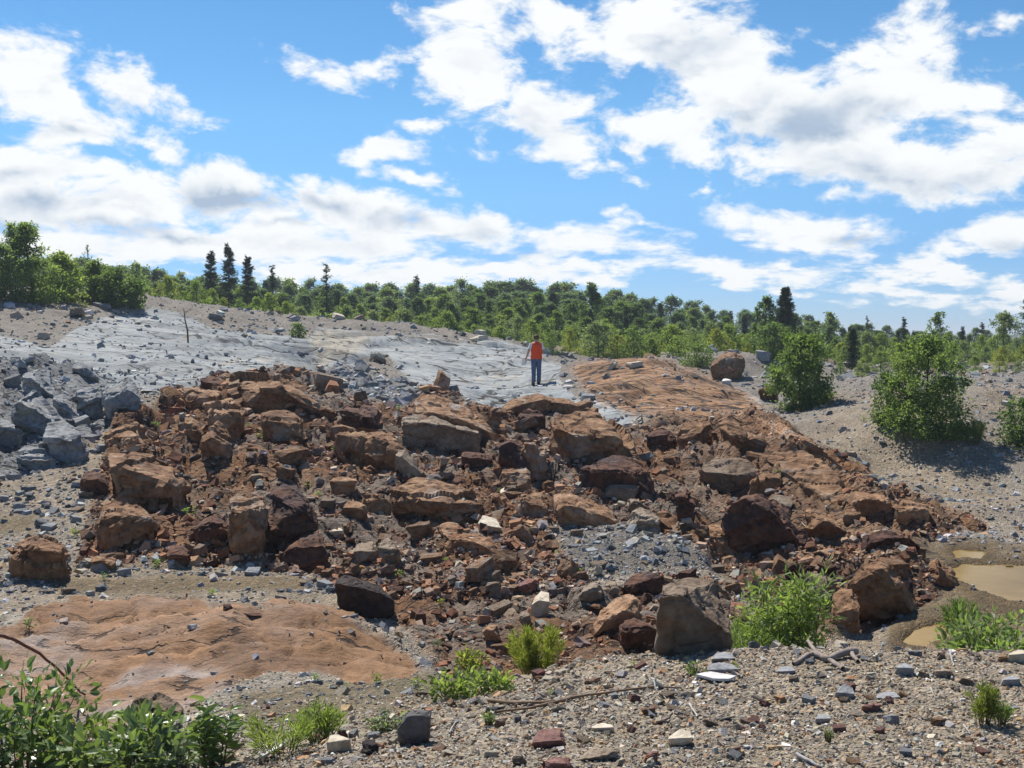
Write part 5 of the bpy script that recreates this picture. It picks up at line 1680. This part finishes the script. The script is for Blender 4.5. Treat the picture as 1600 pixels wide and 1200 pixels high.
def conifer(seed, h, w, pal, whorls=22, nb=9, spray=7, sparse=0.0, z0=.05, L=None):
    rng = np.random.default_rng(seed)
    trunk = [tube([(0, 0, 0), (0, 0, h * .5), (0, 0, h)], [h * .016, h * .010, h * .002], 6)]
    P, D = [], []
    for k in range(whorls):
        t = (k + rng.random() * .6) / whorls
        z_ = h * (z0 + (1 - z0) * t)
        ln = .5 * w * (1 - t) ** .85 * rng.uniform(.75, 1.1) + .012 * h
        for b in range(nb):
            if rng.random() < sparse:
                continue
            a = rng.uniform(0, 2 * np.pi)
            z = z_ + rng.uniform(-1.1, 1.1) * h / whorls
            l2 = ln * rng.uniform(.5, 1.15)
            dirv = np.array([math.cos(a), math.sin(a), .22 - .50 * (1 - t) + rng.normal(0, .12)])
            s = np.linspace(.08, 1, spray)[:, None]
            p = np.array([0, 0, z]) + dirv * l2 * s + np.array([0, 0, .16 * l2]) * s ** 2
            if b % 3 == 0:
                trunk.append(tube([(0, 0, z), tuple(p[spray // 2]), tuple(p[-1])], [h * .004, h * .0025, h * .001], 3))
            for side in (-1, 1, 0):
                sd = np.array([-math.sin(a), math.cos(a), 0]) * side
                P.append(p + rng.normal(0, .008 * h, p.shape))
                D.append(np.repeat((dirv * .8 + sd * .8 + np.array([0, 0, -.1]))[None], spray, 0) + rng.normal(0, .25, p.shape))
    nz = rng.uniform(z0, .97, 260)[:, None] * h            # needles close to the stem
    P.append(np.concatenate([rng.normal(0, .035, (260, 2)) * (h * 1.05 - nz), nz], 1))
    D.append(rng.normal(0, 1, (260, 3)) + np.array([0, 0, .3]))
    P.append(np.array([[0, 0, h * .96]] * 4))
    D.append(np.array([[.2, 0, 1], [-.2, 0, 1], [0, .2, 1], [0, 0, 1.]]))
    P, D = np.concatenate(P), np.concatenate(D)
    V, F = leaves(P, D, (L or .040 * h) * rng.uniform(.6, 1.2, len(P)), .30, rng)
    return join_arrays(trunk), (V, F), leaf_cols(len(P), pal, rng)


def tree_meshes(arr, needle=False):
    tr, lf, col = arr
    return mesh_np('trunk', *tr, M_BARK), mesh_np('crown', *lf, M_NEEDLE if needle else M_LEAF, col)


def plant_tree(name, meshes, x, y, scale, label, cat, group=None, rz=0.0, z=None):
    z = float(ground_height([x], [y])[0]) - .05 if z is None else z
    root = empty(name, (x, y, z), label, cat, group, rz)
    root.scale = scale
    bpy_last[0] = root
    for nm, me in zip(('trunk', 'crown'), meshes):
        finish(nm, me, root)
    return root


bpy_last = [None]


def build_forest():
    todo = []
    R = random.Random(5)
    B = []                                   # unit-height broadleaf prototypes: (meshes, tone)
    for i, (pal, w, z0) in enumerate([('mid', .62, .06), ('deep', .55, .08), ('bright', .6, .05), ('blue', .5, .1), ('mid', .5, .1), ('deep', .7, .08), ('blue', .62, .06), ('bright', .5, .05)]):
        B.append(tree_meshes(broadleaf(900 + i, 1.0, w, z0, 5200, .034, pal, 34, R.uniform(-.05, .05))))
    tone = ['green', 'dark green', 'light green', 'bluish green', 'slender green', 'broad dark green', 'bluish green', 'light green']
    S = []                                   # low rounded saplings
    for i, pal in enumerate(['bright', 'mid', 'yellow', 'bright', 'sage']):
        S.append(tree_meshes(broadleaf(950 + i, 1.0, 1.0, .03, 2300, .062, pal, 24, full=.5)))
    stone_ = ['light green', 'green', 'yellow green', 'light green', 'pale green']
    C = [tree_meshes(conifer(980 + i, 1.0, w, 'spruce', 24, 11, 8, sp), True) for i, (w, sp) in enumerate([(.42, .1), (.36, .25), (.5, .15)])]

    us = [-260, -150, 0, 150, 230, 300, 420, 560, 620, 720, 800, 870, 940, 1020, 1100, 1150, 1230, 1290, 1400, 1500, 1600, 1750, 1860]
    vs = [400, 402, 402, 408, 418, 428, 434, 446, 441, 446, 440, 446, 456, 466, 476, 488, 490, 500, 512, 514, 520, 522, 522]

    def place(u):
        for hi, s in ((230, 'behind the windblown hedge'), (420, 'behind the gravel ridge'), (620, 'behind the grey dome'), (800, 'left of the person'), (900, 'behind the person'),
                      (1060, 'behind the orange dome'), (1200, 'behind the soil heap'), (1340, 'behind the round dense bush'), (1500, 'beyond the plateau')):
            if u < hi:
                return s
        return 'near the right edge'

    # rows of the young wood: back to front
    rows = [(128, 26, 0, (-6, 5), 'back'), (104, 27, 8, (-5, 6), 'back'), (86, 27, 16, (-7, 9), 'middle'), (75, 27, 27, (-9, 10), 'middle'), (67, 26, 42, (-10, 10), 'front')]
    for ri, (Y, step, dv, (ja, jb), rowname) in enumerate(rows):
        u = -240 + ri * 9
        while u < 1860:
            top = float(np.interp(u, us, vs)) + dv * (1.0 if u < 1150 else .55) + R.uniform(ja, jb)
            y = Y + R.uniform(-4, 4)
            if u > 1150 and ri >= 3 and R.random() < .3:
                u += step
                continue
            x = (u - 800) / F_PX * y
            z = float(ground_height([x], [y])[0])
            hgt = at(u, top, y).z - z
            if hgt < .7:
                u += step * R.uniform(.8, 1.2)
                continue
            if R.random() < .09 and ri > 0:
                k = R.randrange(3)
                plant_tree('spruce_tree', C[k], x, y, (hgt * 1.05,) * 3, None, 'tree', 'spruces in the wood', R.uniform(0, 6), z - .05)
                todo.append((bpy_last[0], f'dark spruce in the {rowname} row {place(u)}', u))
            else:
                if rowname == 'front':
                    k = R.choice([0, 2, 2, 4, 7])
                elif u > 760 and u < 1180:
                    k = R.choice([0, 1, 3, 5, 6, 3])
                else:
                    k = R.randrange(8)
                w = hgt * R.uniform(1.15, 1.6) if hgt > 2.5 else hgt * 1.5
                plant_tree('broadleaf_tree', B[k], x, y, (w, w, hgt), None, 'tree', 'leafy trees of the wood', R.uniform(0, 6), z - .05)
                todo.append((bpy_last[0], f'{tone[k]} tree in the {rowname} row {place(u)}', u))
            u += step * R.uniform(.75, 1.25)
    # bright saplings along the edge of the wood
    for ri, (Y, lo, hi, step) in enumerate([(63, -240, 1860, 24), (59, 760, 1860, 30), (55, 830, 1120, 34), (49, 1250, 1860, 36)]):
        u = lo
        while u < hi:
            y = Y + R.uniform(-2, 2)
            x = (u - 800) / F_PX * y
            z = float(ground_height([x], [y])[0])
            hp = R.uniform(30, 58) if u < 1150 else R.uniform(22, 44)
            if ri == 3:
                hp *= .75
            hgt = hp * y / F_PX
            w = hgt * R.uniform(.8, 1.25)
            k = R.randrange(5)
            plant_tree('sapling', S[k], x, y, (w, w, hgt), None, 'sapling', 'saplings along the edge of the wood', R.uniform(0, 6), z - .03)
            todo.append((bpy_last[0], f'{stone_[k]} sapling {place(u)}', u))
            u += step * R.uniform(.7, 1.3)

    number_labels(todo)

    # trees that stand out
    def solo(u, vtop, Y, arr, name, label, needle=False, vbase=None):
        x = (u - 800) / F_PX * Y
        z = float(ground_height([x], [Y])[0])
        h = at(u, vtop, Y).z - z
        meshes = tree_meshes(arr(h), needle)
        return plant_tree(name, meshes, x, Y, (1, 1, 1), label, 'tree', None, 0, z - .05)
    solo(331, 394, 74, lambda h: conifer(11, h, .40 * h, 'spruce', 19, 10, 9, .1), 'spruce_tree', 'leftmost of three spruces showing above the wood on the left', True)
    solo(359, 386, 72, lambda h: conifer(12, h, .42 * h, 'spruce', 20, 10, 9, .1), 'spruce_tree', 'tallest and middle one of three spruces above the wood on the left', True)
    solo(389, 402, 73, lambda h: conifer(13, h, .46 * h, 'spruce', 19, 11, 9, .1), 'spruce_tree', 'rightmost and bushiest of three spruces above the wood on the left', True)
    solo(511, 411, 70, lambda h: conifer(14, h, .52 * h, 'spruce', 13, 8, 6, .2), 'spruce_tree', 'lone spruce with flat tiers above the wood behind the grey dome', True)
    solo(427, 416, 78, lambda h: conifer(16, h, .30 * h, 'spruce', 18, 7, 5, .3), 'spruce_tree', 'slim spruce tip between the three spruces and the lone one', True)
    solo(651, 430, 84, lambda h: conifer(17, h, .30 * h, 'spruce', 18, 7, 5, .3), 'spruce_tree', 'slim spruce tip above the wood left of the person', True)
    solo(1226, 450, 58, lambda h: conifer(18, h, .58 * h, 'spruce', 30, 15, 10, .0), 'spruce_tree', 'tall dense dark conifer behind the round dense bush', True)
    solo(1196, 462, 60, lambda h: broadleaf(19, h, .55 * h, h * .2, 3600, .16, 'deep', 26), 'broadleaf_tree', 'dark leafy tree leaning on the tall dense conifer')
    solo(1332, 512, 50, lambda h: conifer(20, h, .62 * h, 'spruce', 26, 13, 9, .0), 'spruce_tree', 'short dark conifer on the plateau between the two big slope bushes', True)
    solo(1456, 486, 66, lambda h: broadleaf(21, h, .42 * h, h * .5, 700, .16, 'mid', 15, .3), 'broadleaf_tree', 'thin see-through tree with few leaves above the largest slope bush')
    solo(1568, 486, 62, lambda h: broadleaf(22, h, .62 * h, h * .62, 1500, .15, 'sage', 22), 'broadleaf_tree', 'thin trunked tree with a round airy crown near the right edge')
    solo(1604, 462, 56, lambda h: conifer(23, h, .55 * h, 'blue', 9, 9, 7, .1, .25), 'pine_tree', 'pine with long boughs cut by the right edge', True)
    solo(1296, 487, 80, lambda h: broadleaf(24, h, .6 * h, h * .5, 1200, .18, 'sage', 18), 'broadleaf_tree', 'round airy tree on the skyline right of the tall dense conifer')
    solo(1412, 497, 76, lambda h: conifer(25, h, .4 * h, 'spruce', 18, 9, 6, .1), 'spruce_tree', 'dark pointed spruce on the skyline, left of the see-through tree', True)
    solo(1354, 492, 84, lambda h: conifer(26, h, .16 * h, 'spruce', 16, 4, 4, .4), 'spruce_tree', 'needle thin spruce on the skyline above the short dark conifer', True)
    solo(1534, 505, 70, lambda h: conifer(27, h, .5 * h, 'spruce', 18, 9, 6, .1), 'spruce_tree', 'dark conifer left of the tree with the round airy crown', True)
    solo(1503, 510, 74, lambda h: conifer(28, h, .45 * h, 'spruce', 18, 9, 6, .1), 'spruce_tree', 'small dark conifer left of the dark conifer near the right edge', True)
    solo(140, 378, 90, lambda h: broadleaf(29, h, .16 * h, h * .62, 160, .14, 'sage', 10), 'broadleaf_tree', 'almost bare thin tree rising behind the windblown hedge')
    solo(215, 408, 76, lambda h: broadleaf(30, h, .5 * h, h * .45, 900, .17, 'mid', 16), 'broadleaf_tree', 'small flat topped tree at the lower end of the windblown hedge')
    solo(722, 434, 92, lambda h: broadleaf(31, h, .5 * h, h * .4, 1700, .18, 'sage', 20), 'broadleaf_tree', 'pale airy tree on the skyline left of the person')
    solo(925, 442, 80, lambda h: broadleaf(32, h, .5 * h, h * .15, 4200, .2, 'mid', 30), 'broadleaf_tree', 'tall leafy tree on the skyline to the right of the person')
    # low growth under the trees
    rng = np.random.default_rng(8)
    n = 26000
    uu, yy = rng.uniform(-260, 1860, n), rng.uniform(60, 84, n)
    xx = (uu - 800) / F_PX * yy
    gz = ground_height(xx, yy)
    hh = .9 * np.clip(.5 + fbm(xx * .5, yy * .5, 95, 3), .1, 1.1) * rng.random(n) ** .8
    P = np.stack([xx, yy, gz + hh], -1)
    V, F = leaves(P, rng.normal(0, 1, (n, 3)) + np.array([0, -.2, .6]), rng.uniform(.16, .34, n), .5, rng)
    me = mesh_np('undergrowth', V, F, M_LEAF, leaf_cols(n, 'mid', rng))
    finish('undergrowth', me, kind='stuff', label='low green undergrowth covering the ground under the trees', cat='undergrowth')


build_plants()
build_forest()
# ------------------------------------------------------------------ the person in the orange vest
def plain_mat(name, col, rough=.8, var=.25, scale=30):
    m, T = new_mat(name)
    tc = T.n('ShaderNodeTexCoord')
    n = T.noise(tc.outputs['Object'], scale, 4, .6)
    k = T.math('MULTIPLY_ADD', n, var * 2, 1 - var)
    kc = T.n('ShaderNodeCombineColor', inp={0: k, 1: k, 2: k})
    principled(T, T.mix(1.0, col, kc.outputs[0], 'MULTIPLY'), rough, bump(T, n, .4, .004))
    return m


def skin_mesh(name, chains, mat, subdiv=2):
    """chains: lists of (x, y, z, r); a chain may start from an earlier joint by naming its index."""
    V, E, Rr = [], [], []
    for ch in chains:
        prev = None
        for j in ch:
            if isinstance(j, int):
                prev = j
                continue
            V.append(j[:3])
            Rr.append(j[3] if len(j) == 4 else (j[3], j[4]))
            if prev is not None:
                E.append((prev, len(V) - 1))
            prev = len(V) - 1
    me = bpy.data.meshes.new(name)
    me.from_pydata(V, E, [])
    o = bpy.data.objects.new(name + '_temp', me)
    COL.objects.link(o)
    o.modifiers.new('skin', 'SKIN')
    sd = me.skin_vertices[0].data
    for i, r in enumerate(Rr):
        sd[i].radius = (r, r) if not isinstance(r, tuple) else r
    sd[0].use_root = True
    s = o.modifiers.new('sub', 'SUBSURF')
    s.levels = s.render_levels = subdiv
    dg = bpy.context.evaluated_depsgraph_get()
    out = bpy.data.meshes.new_from_object(o.evaluated_get(dg))
    bpy.data.objects.remove(o)
    out.name = name
    out.materials.clear()
    out.materials.append(mat)
    out.polygons.foreach_set('use_smooth', [True] * len(out.polygons))
    return out


def loft(name, rings, mat, n=16, cap=True):
    """rings: (cx, cy, cz, rx, ry)."""
    V, F = [], []
    for (cx, cy, cz, rx, ry) in rings:
        for k in range(n):
            a = 2 * math.pi * k / n
            V.append((cx + rx * math.cos(a), cy + ry * math.sin(a), cz))
    for i in range(len(rings) - 1):
        for k in range(n):
            F.append((i * n + k, i * n + (k + 1) % n, (i + 1) * n + (k + 1) % n, (i + 1) * n + k))
    if cap:
        F.append(tuple(range(n - 1, -1, -1)))
        F.append(tuple((len(rings) - 1) * n + k for k in range(n)))
    me = bpy.data.meshes.new(name)
    me.from_pydata(V, [], F)
    me.polygons.foreach_set('use_smooth', [True] * len(me.polygons))
    me.materials.append(mat)
    return me


def build_person():
    foot = hits([(838, 601)])[0]
    skin = plain_mat('skin', (.42, .25, .18), .6, .08)
    denim = plain_mat('denim', (.075, .115, .205), .9, .25, 40)
    orange = plain_mat('orange_vest', (.80, .075, .015), .75, .12, 14)
    white = plain_mat('white_shirt', (.72, .70, .66), .85, .08, 20)
    hairm = plain_mat('brown_hair', (.075, .045, .028), .7, .3, 60)
    leather = plain_mat('dark_boot', (.030, .026, .024), .6, .2, 40)
    # faces away from the camera, turned a little to the left
    body = skin_mesh('person', [
        [(0, 0, .95, .135), (0, 0, 1.10, .125), (0, .01, 1.28, .145), (0, 0, 1.42, .115), (0, .0, 1.50, .058), (0, .015, 1.565, .072), (0, .025, 1.64, .086), (0, .02, 1.71, .068)],
        [3, (-.175, 0, 1.42, .062), (-.245, -.01, 1.29, .050), (-.285, .02, 1.14, .042), (-.315, .11, .99, .034), (-.335, .17, .90, .030), (-.345, .20, .85, .034)],
        [3, (.175, 0, 1.42, .062), (.235, .01, 1.28, .050), (.245, .05, 1.13, .042), (.205, .19, 1.05, .034), (.17, .27, 1.02, .034)],
        [0, (-.085, 0, .88, .098), (-.095, .015, .50, .066), (-.10, 0, .12, .045), (-.105, .10, .05, .040), (-.11, .17, .04, .032)],
        [0, (.085, 0, .88, .098), (.085, .0, .50, .066), (.075, -.03, .12, .045), (.085, .07, .05, .040), (.09, .14, .04, .032)],
        [6, (0, .118, 1.635, .018)],
        [6, (-.088, .02, 1.635, .016)], [6, (.088, .02, 1.635, .016)],
    ], skin)
    p = finish('person', body, label='person in orange vest and jeans standing on the grey slab, back turned', cat='person', loc=Vector(foot))
    p.rotation_euler = (0, 0, rad(14))
    for s, top in ((-1, 0), (1, 0)):
        x0, y0 = .09 * s, 0
        k = 1 if s < 0 else 0
        bm = loft('jeans', [(.078 * s, -.005, 1.02, .105, .125), (.085 * s, 0, .90, .108, .128), (.092 * s, .01, .70, .092, .102), (.094 * s, .01 if k else 0, .50, .082, .086), (.095 * s, .0, .30, .074, .078), (.098 * s if k else .078 * s, 0 if k else -.03, .09, .076, .085)], denim)
        finish('jeans', bm, p)
        fx, fy = (-.105, .05) if k else (.08, .02)
        bt = loft('boot', [(fx, fy, -.01, .056, .145), (fx, fy, .025, .058, .150), (fx, fy - .02, .07, .050, .115), (fx, fy - .055, .11, .052, .062), (fx, fy - .055, .17, .055, .062)], leather)
        finish('boot', bt, p)
        a = Vector((.165 * s, 0, 1.435))
        b = Vector(((-.262 if k else .242), -.002 if k else .02, 1.235))
        V, F = tube([a, a.lerp(b, .35), a.lerp(b, .75), b], [.072, .072, .068, .070], 12)
        me = mesh_np('sleeve', V, F, white, smooth=True)
        finish('sleeve', me, p)
    finish('collar', loft('collar', [(0, 0, 1.44, .085, .085), (0, 0, 1.505, .066, .068)], white, cap=False), p)
    finish('vest', loft('vest', [(0, 0, .90, .208, .168), (0, 0, .93, .210, .168), (0, .005, 1.10, .190, .145), (0, .01, 1.25, .202, .160), (0, .005, 1.36, .208, .155), (0, 0, 1.43, .190, .125), (0, 0, 1.475, .125, .095), (0, 0, 1.495, .078, .078)], orange, 20, cap=False), p)
    hm = bmesh.new()
    bmesh.ops.create_icosphere(hm, subdivisions=3, radius=1)
    for v in hm.verts:
        c = v.co.copy()
        v.co = Vector((c.x * .098, c.y * .104 - .004, c.z * .105))
        if c.z < -.25 and c.y > .1:
            v.co.y = min(v.co.y, .03)
        v.co += c * mnoise.noise(c * 5) * .008
    bmesh.ops.delete(hm, geom=[v for v in hm.verts if v.co.y > .045 and v.co.z < .045 or v.co.z < -.085], context='VERTS')
    me = bpy.data.meshes.new('hair')
    hm.to_mesh(me)
    hm.free()
    me.polygons.foreach_set('use_smooth', [True] * len(me.polygons))
    me.materials.append(hairm)
    h = finish('hair', me, p)
    h.location = (0, .018, 1.655)
    # fingers of the left hand round the paper
    Vs = []
    for j in range(4):
        a = Vector((-.352 + .004 * j, .185 + .014 * j, .835 - .006 * j))
        Vs.append(tube([a, a + Vector((-.008, .012, -.035)), a + Vector((.012, .018, -.058)), a + Vector((.026, .012, -.062))], [.010, .010, .009, .007], 6))
    a = Vector((-.335, .165, .845))
    Vs.append(tube([a, a + Vector((.02, .0, -.03)), a + Vector((.022, .02, -.055))], [.011, .010, .008], 6))
    V, F = join_arrays(Vs)
    finish('fingers', mesh_np('fingers', V, F, skin, smooth=True), p)
    # paper carried in the left hand
    bm = bmesh.new()
    bmesh.ops.create_cube(bm, size=1)
    for v in bm.verts:
        v.co = Vector((v.co.x * .012, v.co.y * .21, v.co.z * .30))
        v.co.x += .02 * math.sin(v.co.z * 8)
    me = bpy.data.meshes.new('paper')
    bm.to_mesh(me)
    bm.free()
    me.materials.append(plain_mat('white_paper', (.82, .82, .80), .7, .05))
    M = Matrix.Translation(Vector(foot)) @ Matrix.Rotation(rad(14), 4, 'Z')
    o = finish('paper', me, label='white folded paper held in the left hand of the person', cat='paper')
    o.matrix_world = M @ Matrix.Translation((-.395, .17, .82)) @ Euler((rad(8), rad(14), rad(-68))).to_matrix().to_4x4()


build_person()


# ------------------------------------------------------------------ wood lying about
def on_ground(uv, lift):
    P = hits(uv)
    return [Vector(p) + Vector((0, 0, l)) for p, l in zip(P, lift)]


def resample(pts, n, wob, seed):
    r = random.Random(seed)
    out = []
    seg = len(pts) - 1
    for i in range(n):
        t = i / (n - 1) * seg
        k = min(int(t), seg - 1)
        p = pts[k].lerp(pts[k + 1], t - k)
        out.append(p + Vector((r.uniform(-1, 1), r.uniform(-1, 1), r.uniform(-.4, .6))) * wob)
    return out


def wood(name, label, cat, strands, mat, seed=0):
    """strands: (pixels, lifts, radius start, radius end, wobble); the first is the thing, the others are its limbs."""
    root = None
    for j, (uv, lift, r0, r1, wob) in enumerate(strands):
        pts = resample(on_ground(uv, lift), 4 * len(uv), wob, seed + j)
        n = len(pts)
        V, F = tube(pts, [r0 + (r1 - r0) * i / (n - 1) for i in range(n)], 7)
        c = np.array(pts[0])
        if root is None:
            me = mesh_np(name, V - c, F, mat, smooth=True)
            root = finish(name, me, label=label, cat=cat, loc=c)
            rc = c
        else:
            me = mesh_np('limb', V - rc, F, mat, smooth=True)
            finish('limb', me, root)


wood('driftwood', 'grey brown forked root of driftwood on the crest of the gravel bank', 'driftwood', [
    ([(1338, 1026), (1318, 1028), (1292, 1036), (1270, 1027), (1240, 1040)], [.035, .03, .02, .025, .01], .022, .012, .004),
    ([(1262, 1016), (1276, 1028), (1296, 1036), (1318, 1048)], [.05, .03, .015, .01], .010, .014, .003),
    ([(1338, 1026), (1328, 1026), (1340, 1036)], [.03, .03, .01], .020, .010, .003)], M_DRIFT, 4)
wood('branch', 'long thin dry branch lying across the middle of the gravel bank', 'branch', [
    ([(762, 1098), (800, 1102), (852, 1101), (900, 1093), (960, 1085), (1020, 1076), (1066, 1078)], [.015, .012, .012, .015, .015, .012, .01], .010, .004, .002),
    ([(776, 1114), (830, 1109), (878, 1098), (905, 1091)], [.006, .01, .012, .012], .006, .008, .002),
    ([(930, 1088), (948, 1072), (956, 1066)], [.015, .04, .05], .004, .002, .001),
    ([(905, 1093), (914, 1098), (912, 1106)], [.012, .012, .004], .004, .002, .001)], M_TWIG, 9)
M_DRYWOOD = bark_mat('dry_pale_wood', (.26, .23, .20), (.52, .49, .45))
STICKS = [
    ([(1021, 1074), (1027, 1082)], .03, .007, 'short white stick standing by the right end of the long branch'),
    ([(1044, 1122), (1070, 1096)], .01, .004, 'pale thin stick lying slanted below the right end of the long branch'),
    ([(1076, 1102), (1090, 1122)], .01, .009, 'white split stick right of the pale thin stick'),
    ([(1032, 1084), (1042, 1094)], .01, .004, 'tiny pale stick between the long branch and the pale thin stick'),
    ([(1484, 1026), (1490, 1040)], .03, .010, 'white broken stick standing up on the crest of the bank'),
    ([(1518, 1018), (1530, 1026)], .02, .008, 'white stick beside the spreading green bush'),
    ([(1536, 1022), (1560, 1020)], .02, .010, 'pale stick lying between the spreading bush and the cream boulder'),
    ([(1454, 1078), (1462, 1092)], .01, .006, 'small white stick in the gravel right of the slate with dark corner'),
    ([(1506, 1136), (1516, 1148)], .01, .006, 'small white stick low on the right of the bank'),
    ([(1244, 1186), (1280, 1200)], .02, .012, 'pale split stick at the bottom edge of the photo'),
    ([(702, 1150), (712, 1128)], .015, .006, 'pale curved stick right of the upright dark slab'),
    ([(830, 1124), (856, 1134)], .012, .003, 'thin brown twig just above the flat maroon slab'),
    ([(1476, 1108), (1500, 1106)], .01, .005, 'dark thin twig on the gravel left of the feathery weed'),
    ([(1236, 824), (1272, 838)], .02, .010, 'grey stick leaning beside the huge dark boulder'),
    ([(1372, 660), (1384, 672), (1378, 690)], .03, .02, 'pale bent stick on the slope below the largest bush'),
]
for i, (uv, lift, r, lab) in enumerate(STICKS):
    if i == 13:
        uv = [(1252, 818), (1272, 838)]
    wood('stick', lab, 'stick', [(uv, [lift] * (len(uv) - 1) + [r * .6] if i not in (0, 4) else [.035, .0], r * .7, r * .4, r * .3)], M_TWIG if 'brown' in lab or 'dark thin' in lab else M_DRYWOOD, 20 + i)


def board(name, label, cat, uv, thick, mat):
    """A flat splinter of wood: outline on the ground, real thickness."""
    P = on_ground(uv, [.012] * len(uv))
    c = sum(P, Vector()) / len(P)
    bm = bmesh.new()
    f = bm.faces.new([bm.verts.new(p - c) for p in P])
    r = bmesh.ops.extrude_face_region(bm, geom=[f])
    bmesh.ops.translate(bm, verts=[g for g in r['geom'] if isinstance(g, bmesh.types.BMVert)], vec=(0, 0, thick))
    bmesh.ops.recalc_face_normals(bm, faces=bm.faces[:])
    bmesh.ops.subdivide_edges(bm, edges=[e for e in bm.edges if e.calc_length() > .04], cuts=3)
    for v in bm.verts:
        v.co += Vector((0, 0, 1)) * mnoise.noise(v.co * 30) * thick * .25
    me = bpy.data.meshes.new(name)
    bm.to_mesh(me)
    bm.free()
    me.materials.append(mat)
    finish(name, me, label=label, cat=cat, loc=c)


board('plank', 'white weathered splinter of plank lying flat on the bank crest', 'plank', [(1087, 1060), (1110, 1056), (1150, 1063), (1138, 1068), (1112, 1067)], .012, M_PALEWOOD)
board('plank', 'short white piece of wood on the gravel before the horsetails', 'plank', [(405, 1186), (442, 1166), (447, 1170), (410, 1190)], .014, M_PALEWOOD)


def stem_arch():
    gnd = hits([(132, 1086)])[0]
    ys = [(-95, 1035, 6.1), (-50, 1000, 6.2), (0, 993, 6.4), (22, 999, 6.55), (60, 1021, 6.9), (95, 1050, 7.25), (122, 1078, gnd[1] - .12)]
    pts = [at(*q) for q in ys]
    pts.append(Vector(gnd))
    b = pts[0].copy()
    pts.insert(0, Vector((b.x - .05, b.y, float(ground_height([b.x - .05], [b.y])[0]))))
    pts = resample(pts, 28, .004, 3)
    V, F = tube(pts, [.013 - .006 * i / 27 for i in range(28)], 8)
    c = np.array(pts[0])
    finish('bent_stem', mesh_np('bent_stem', V - c, F, M_REDSTEM, smooth=True), label='bent reddish bare stem arching over the big corner bush', cat='stem', loc=c)


stem_arch()


def bare_sapling():
    g = hits([(294, 536)])[0]
    k = g[1] / F_PX
    V, F = tube([(0, 0, -.05), (-.02, 0, 20 * k), (-.10, 0, 36 * k), (-.14, 0, 54 * k)], [.035, .03, .024, .014], 6)
    o = finish('bare_sapling', mesh_np('bare_sapling', V, F, M_BARK), label='thin bare dead sapling standing alone on the grey slab', cat='sapling', loc=g)
    for j, (z, dx) in enumerate(((30, -.35), (40, -.3), (47, .2))):
        V, F = tube([(-.08, 0, z * k), (-.08 + dx, .05, (z + 8) * k)], [.012, .005], 4)
        finish('twig', mesh_np('twig', V, F, M_BARK), o)


bare_sapling()


# ------------------------------------------------------------------ a little summer haze
def build_haze():
    m, T = new_mat('haze')
    pv = T.n('ShaderNodeVolumePrincipled', inp={'Color': (.80, .88, .96, 1), 'Density': HAZE_DENSITY, 'Anisotropy': .2})
    o = T.n('ShaderNodeOutputMaterial')
    T.L.new(pv.outputs[0], o.inputs['Volume'])
    bm = bmesh.new()
    bmesh.ops.create_cube(bm, size=1)
    for v in bm.verts:
        v.co = Vector((v.co.x * 24000, v.co.y * 24000, v.co.z * 17 + 4.5))
    me = bpy.data.meshes.new('haze')
    bm.to_mesh(me)
    bm.free()
    me.materials.append(m)
    finish('haze', me, kind='stuff')


HAZE_DENSITY = .0006
build_haze()
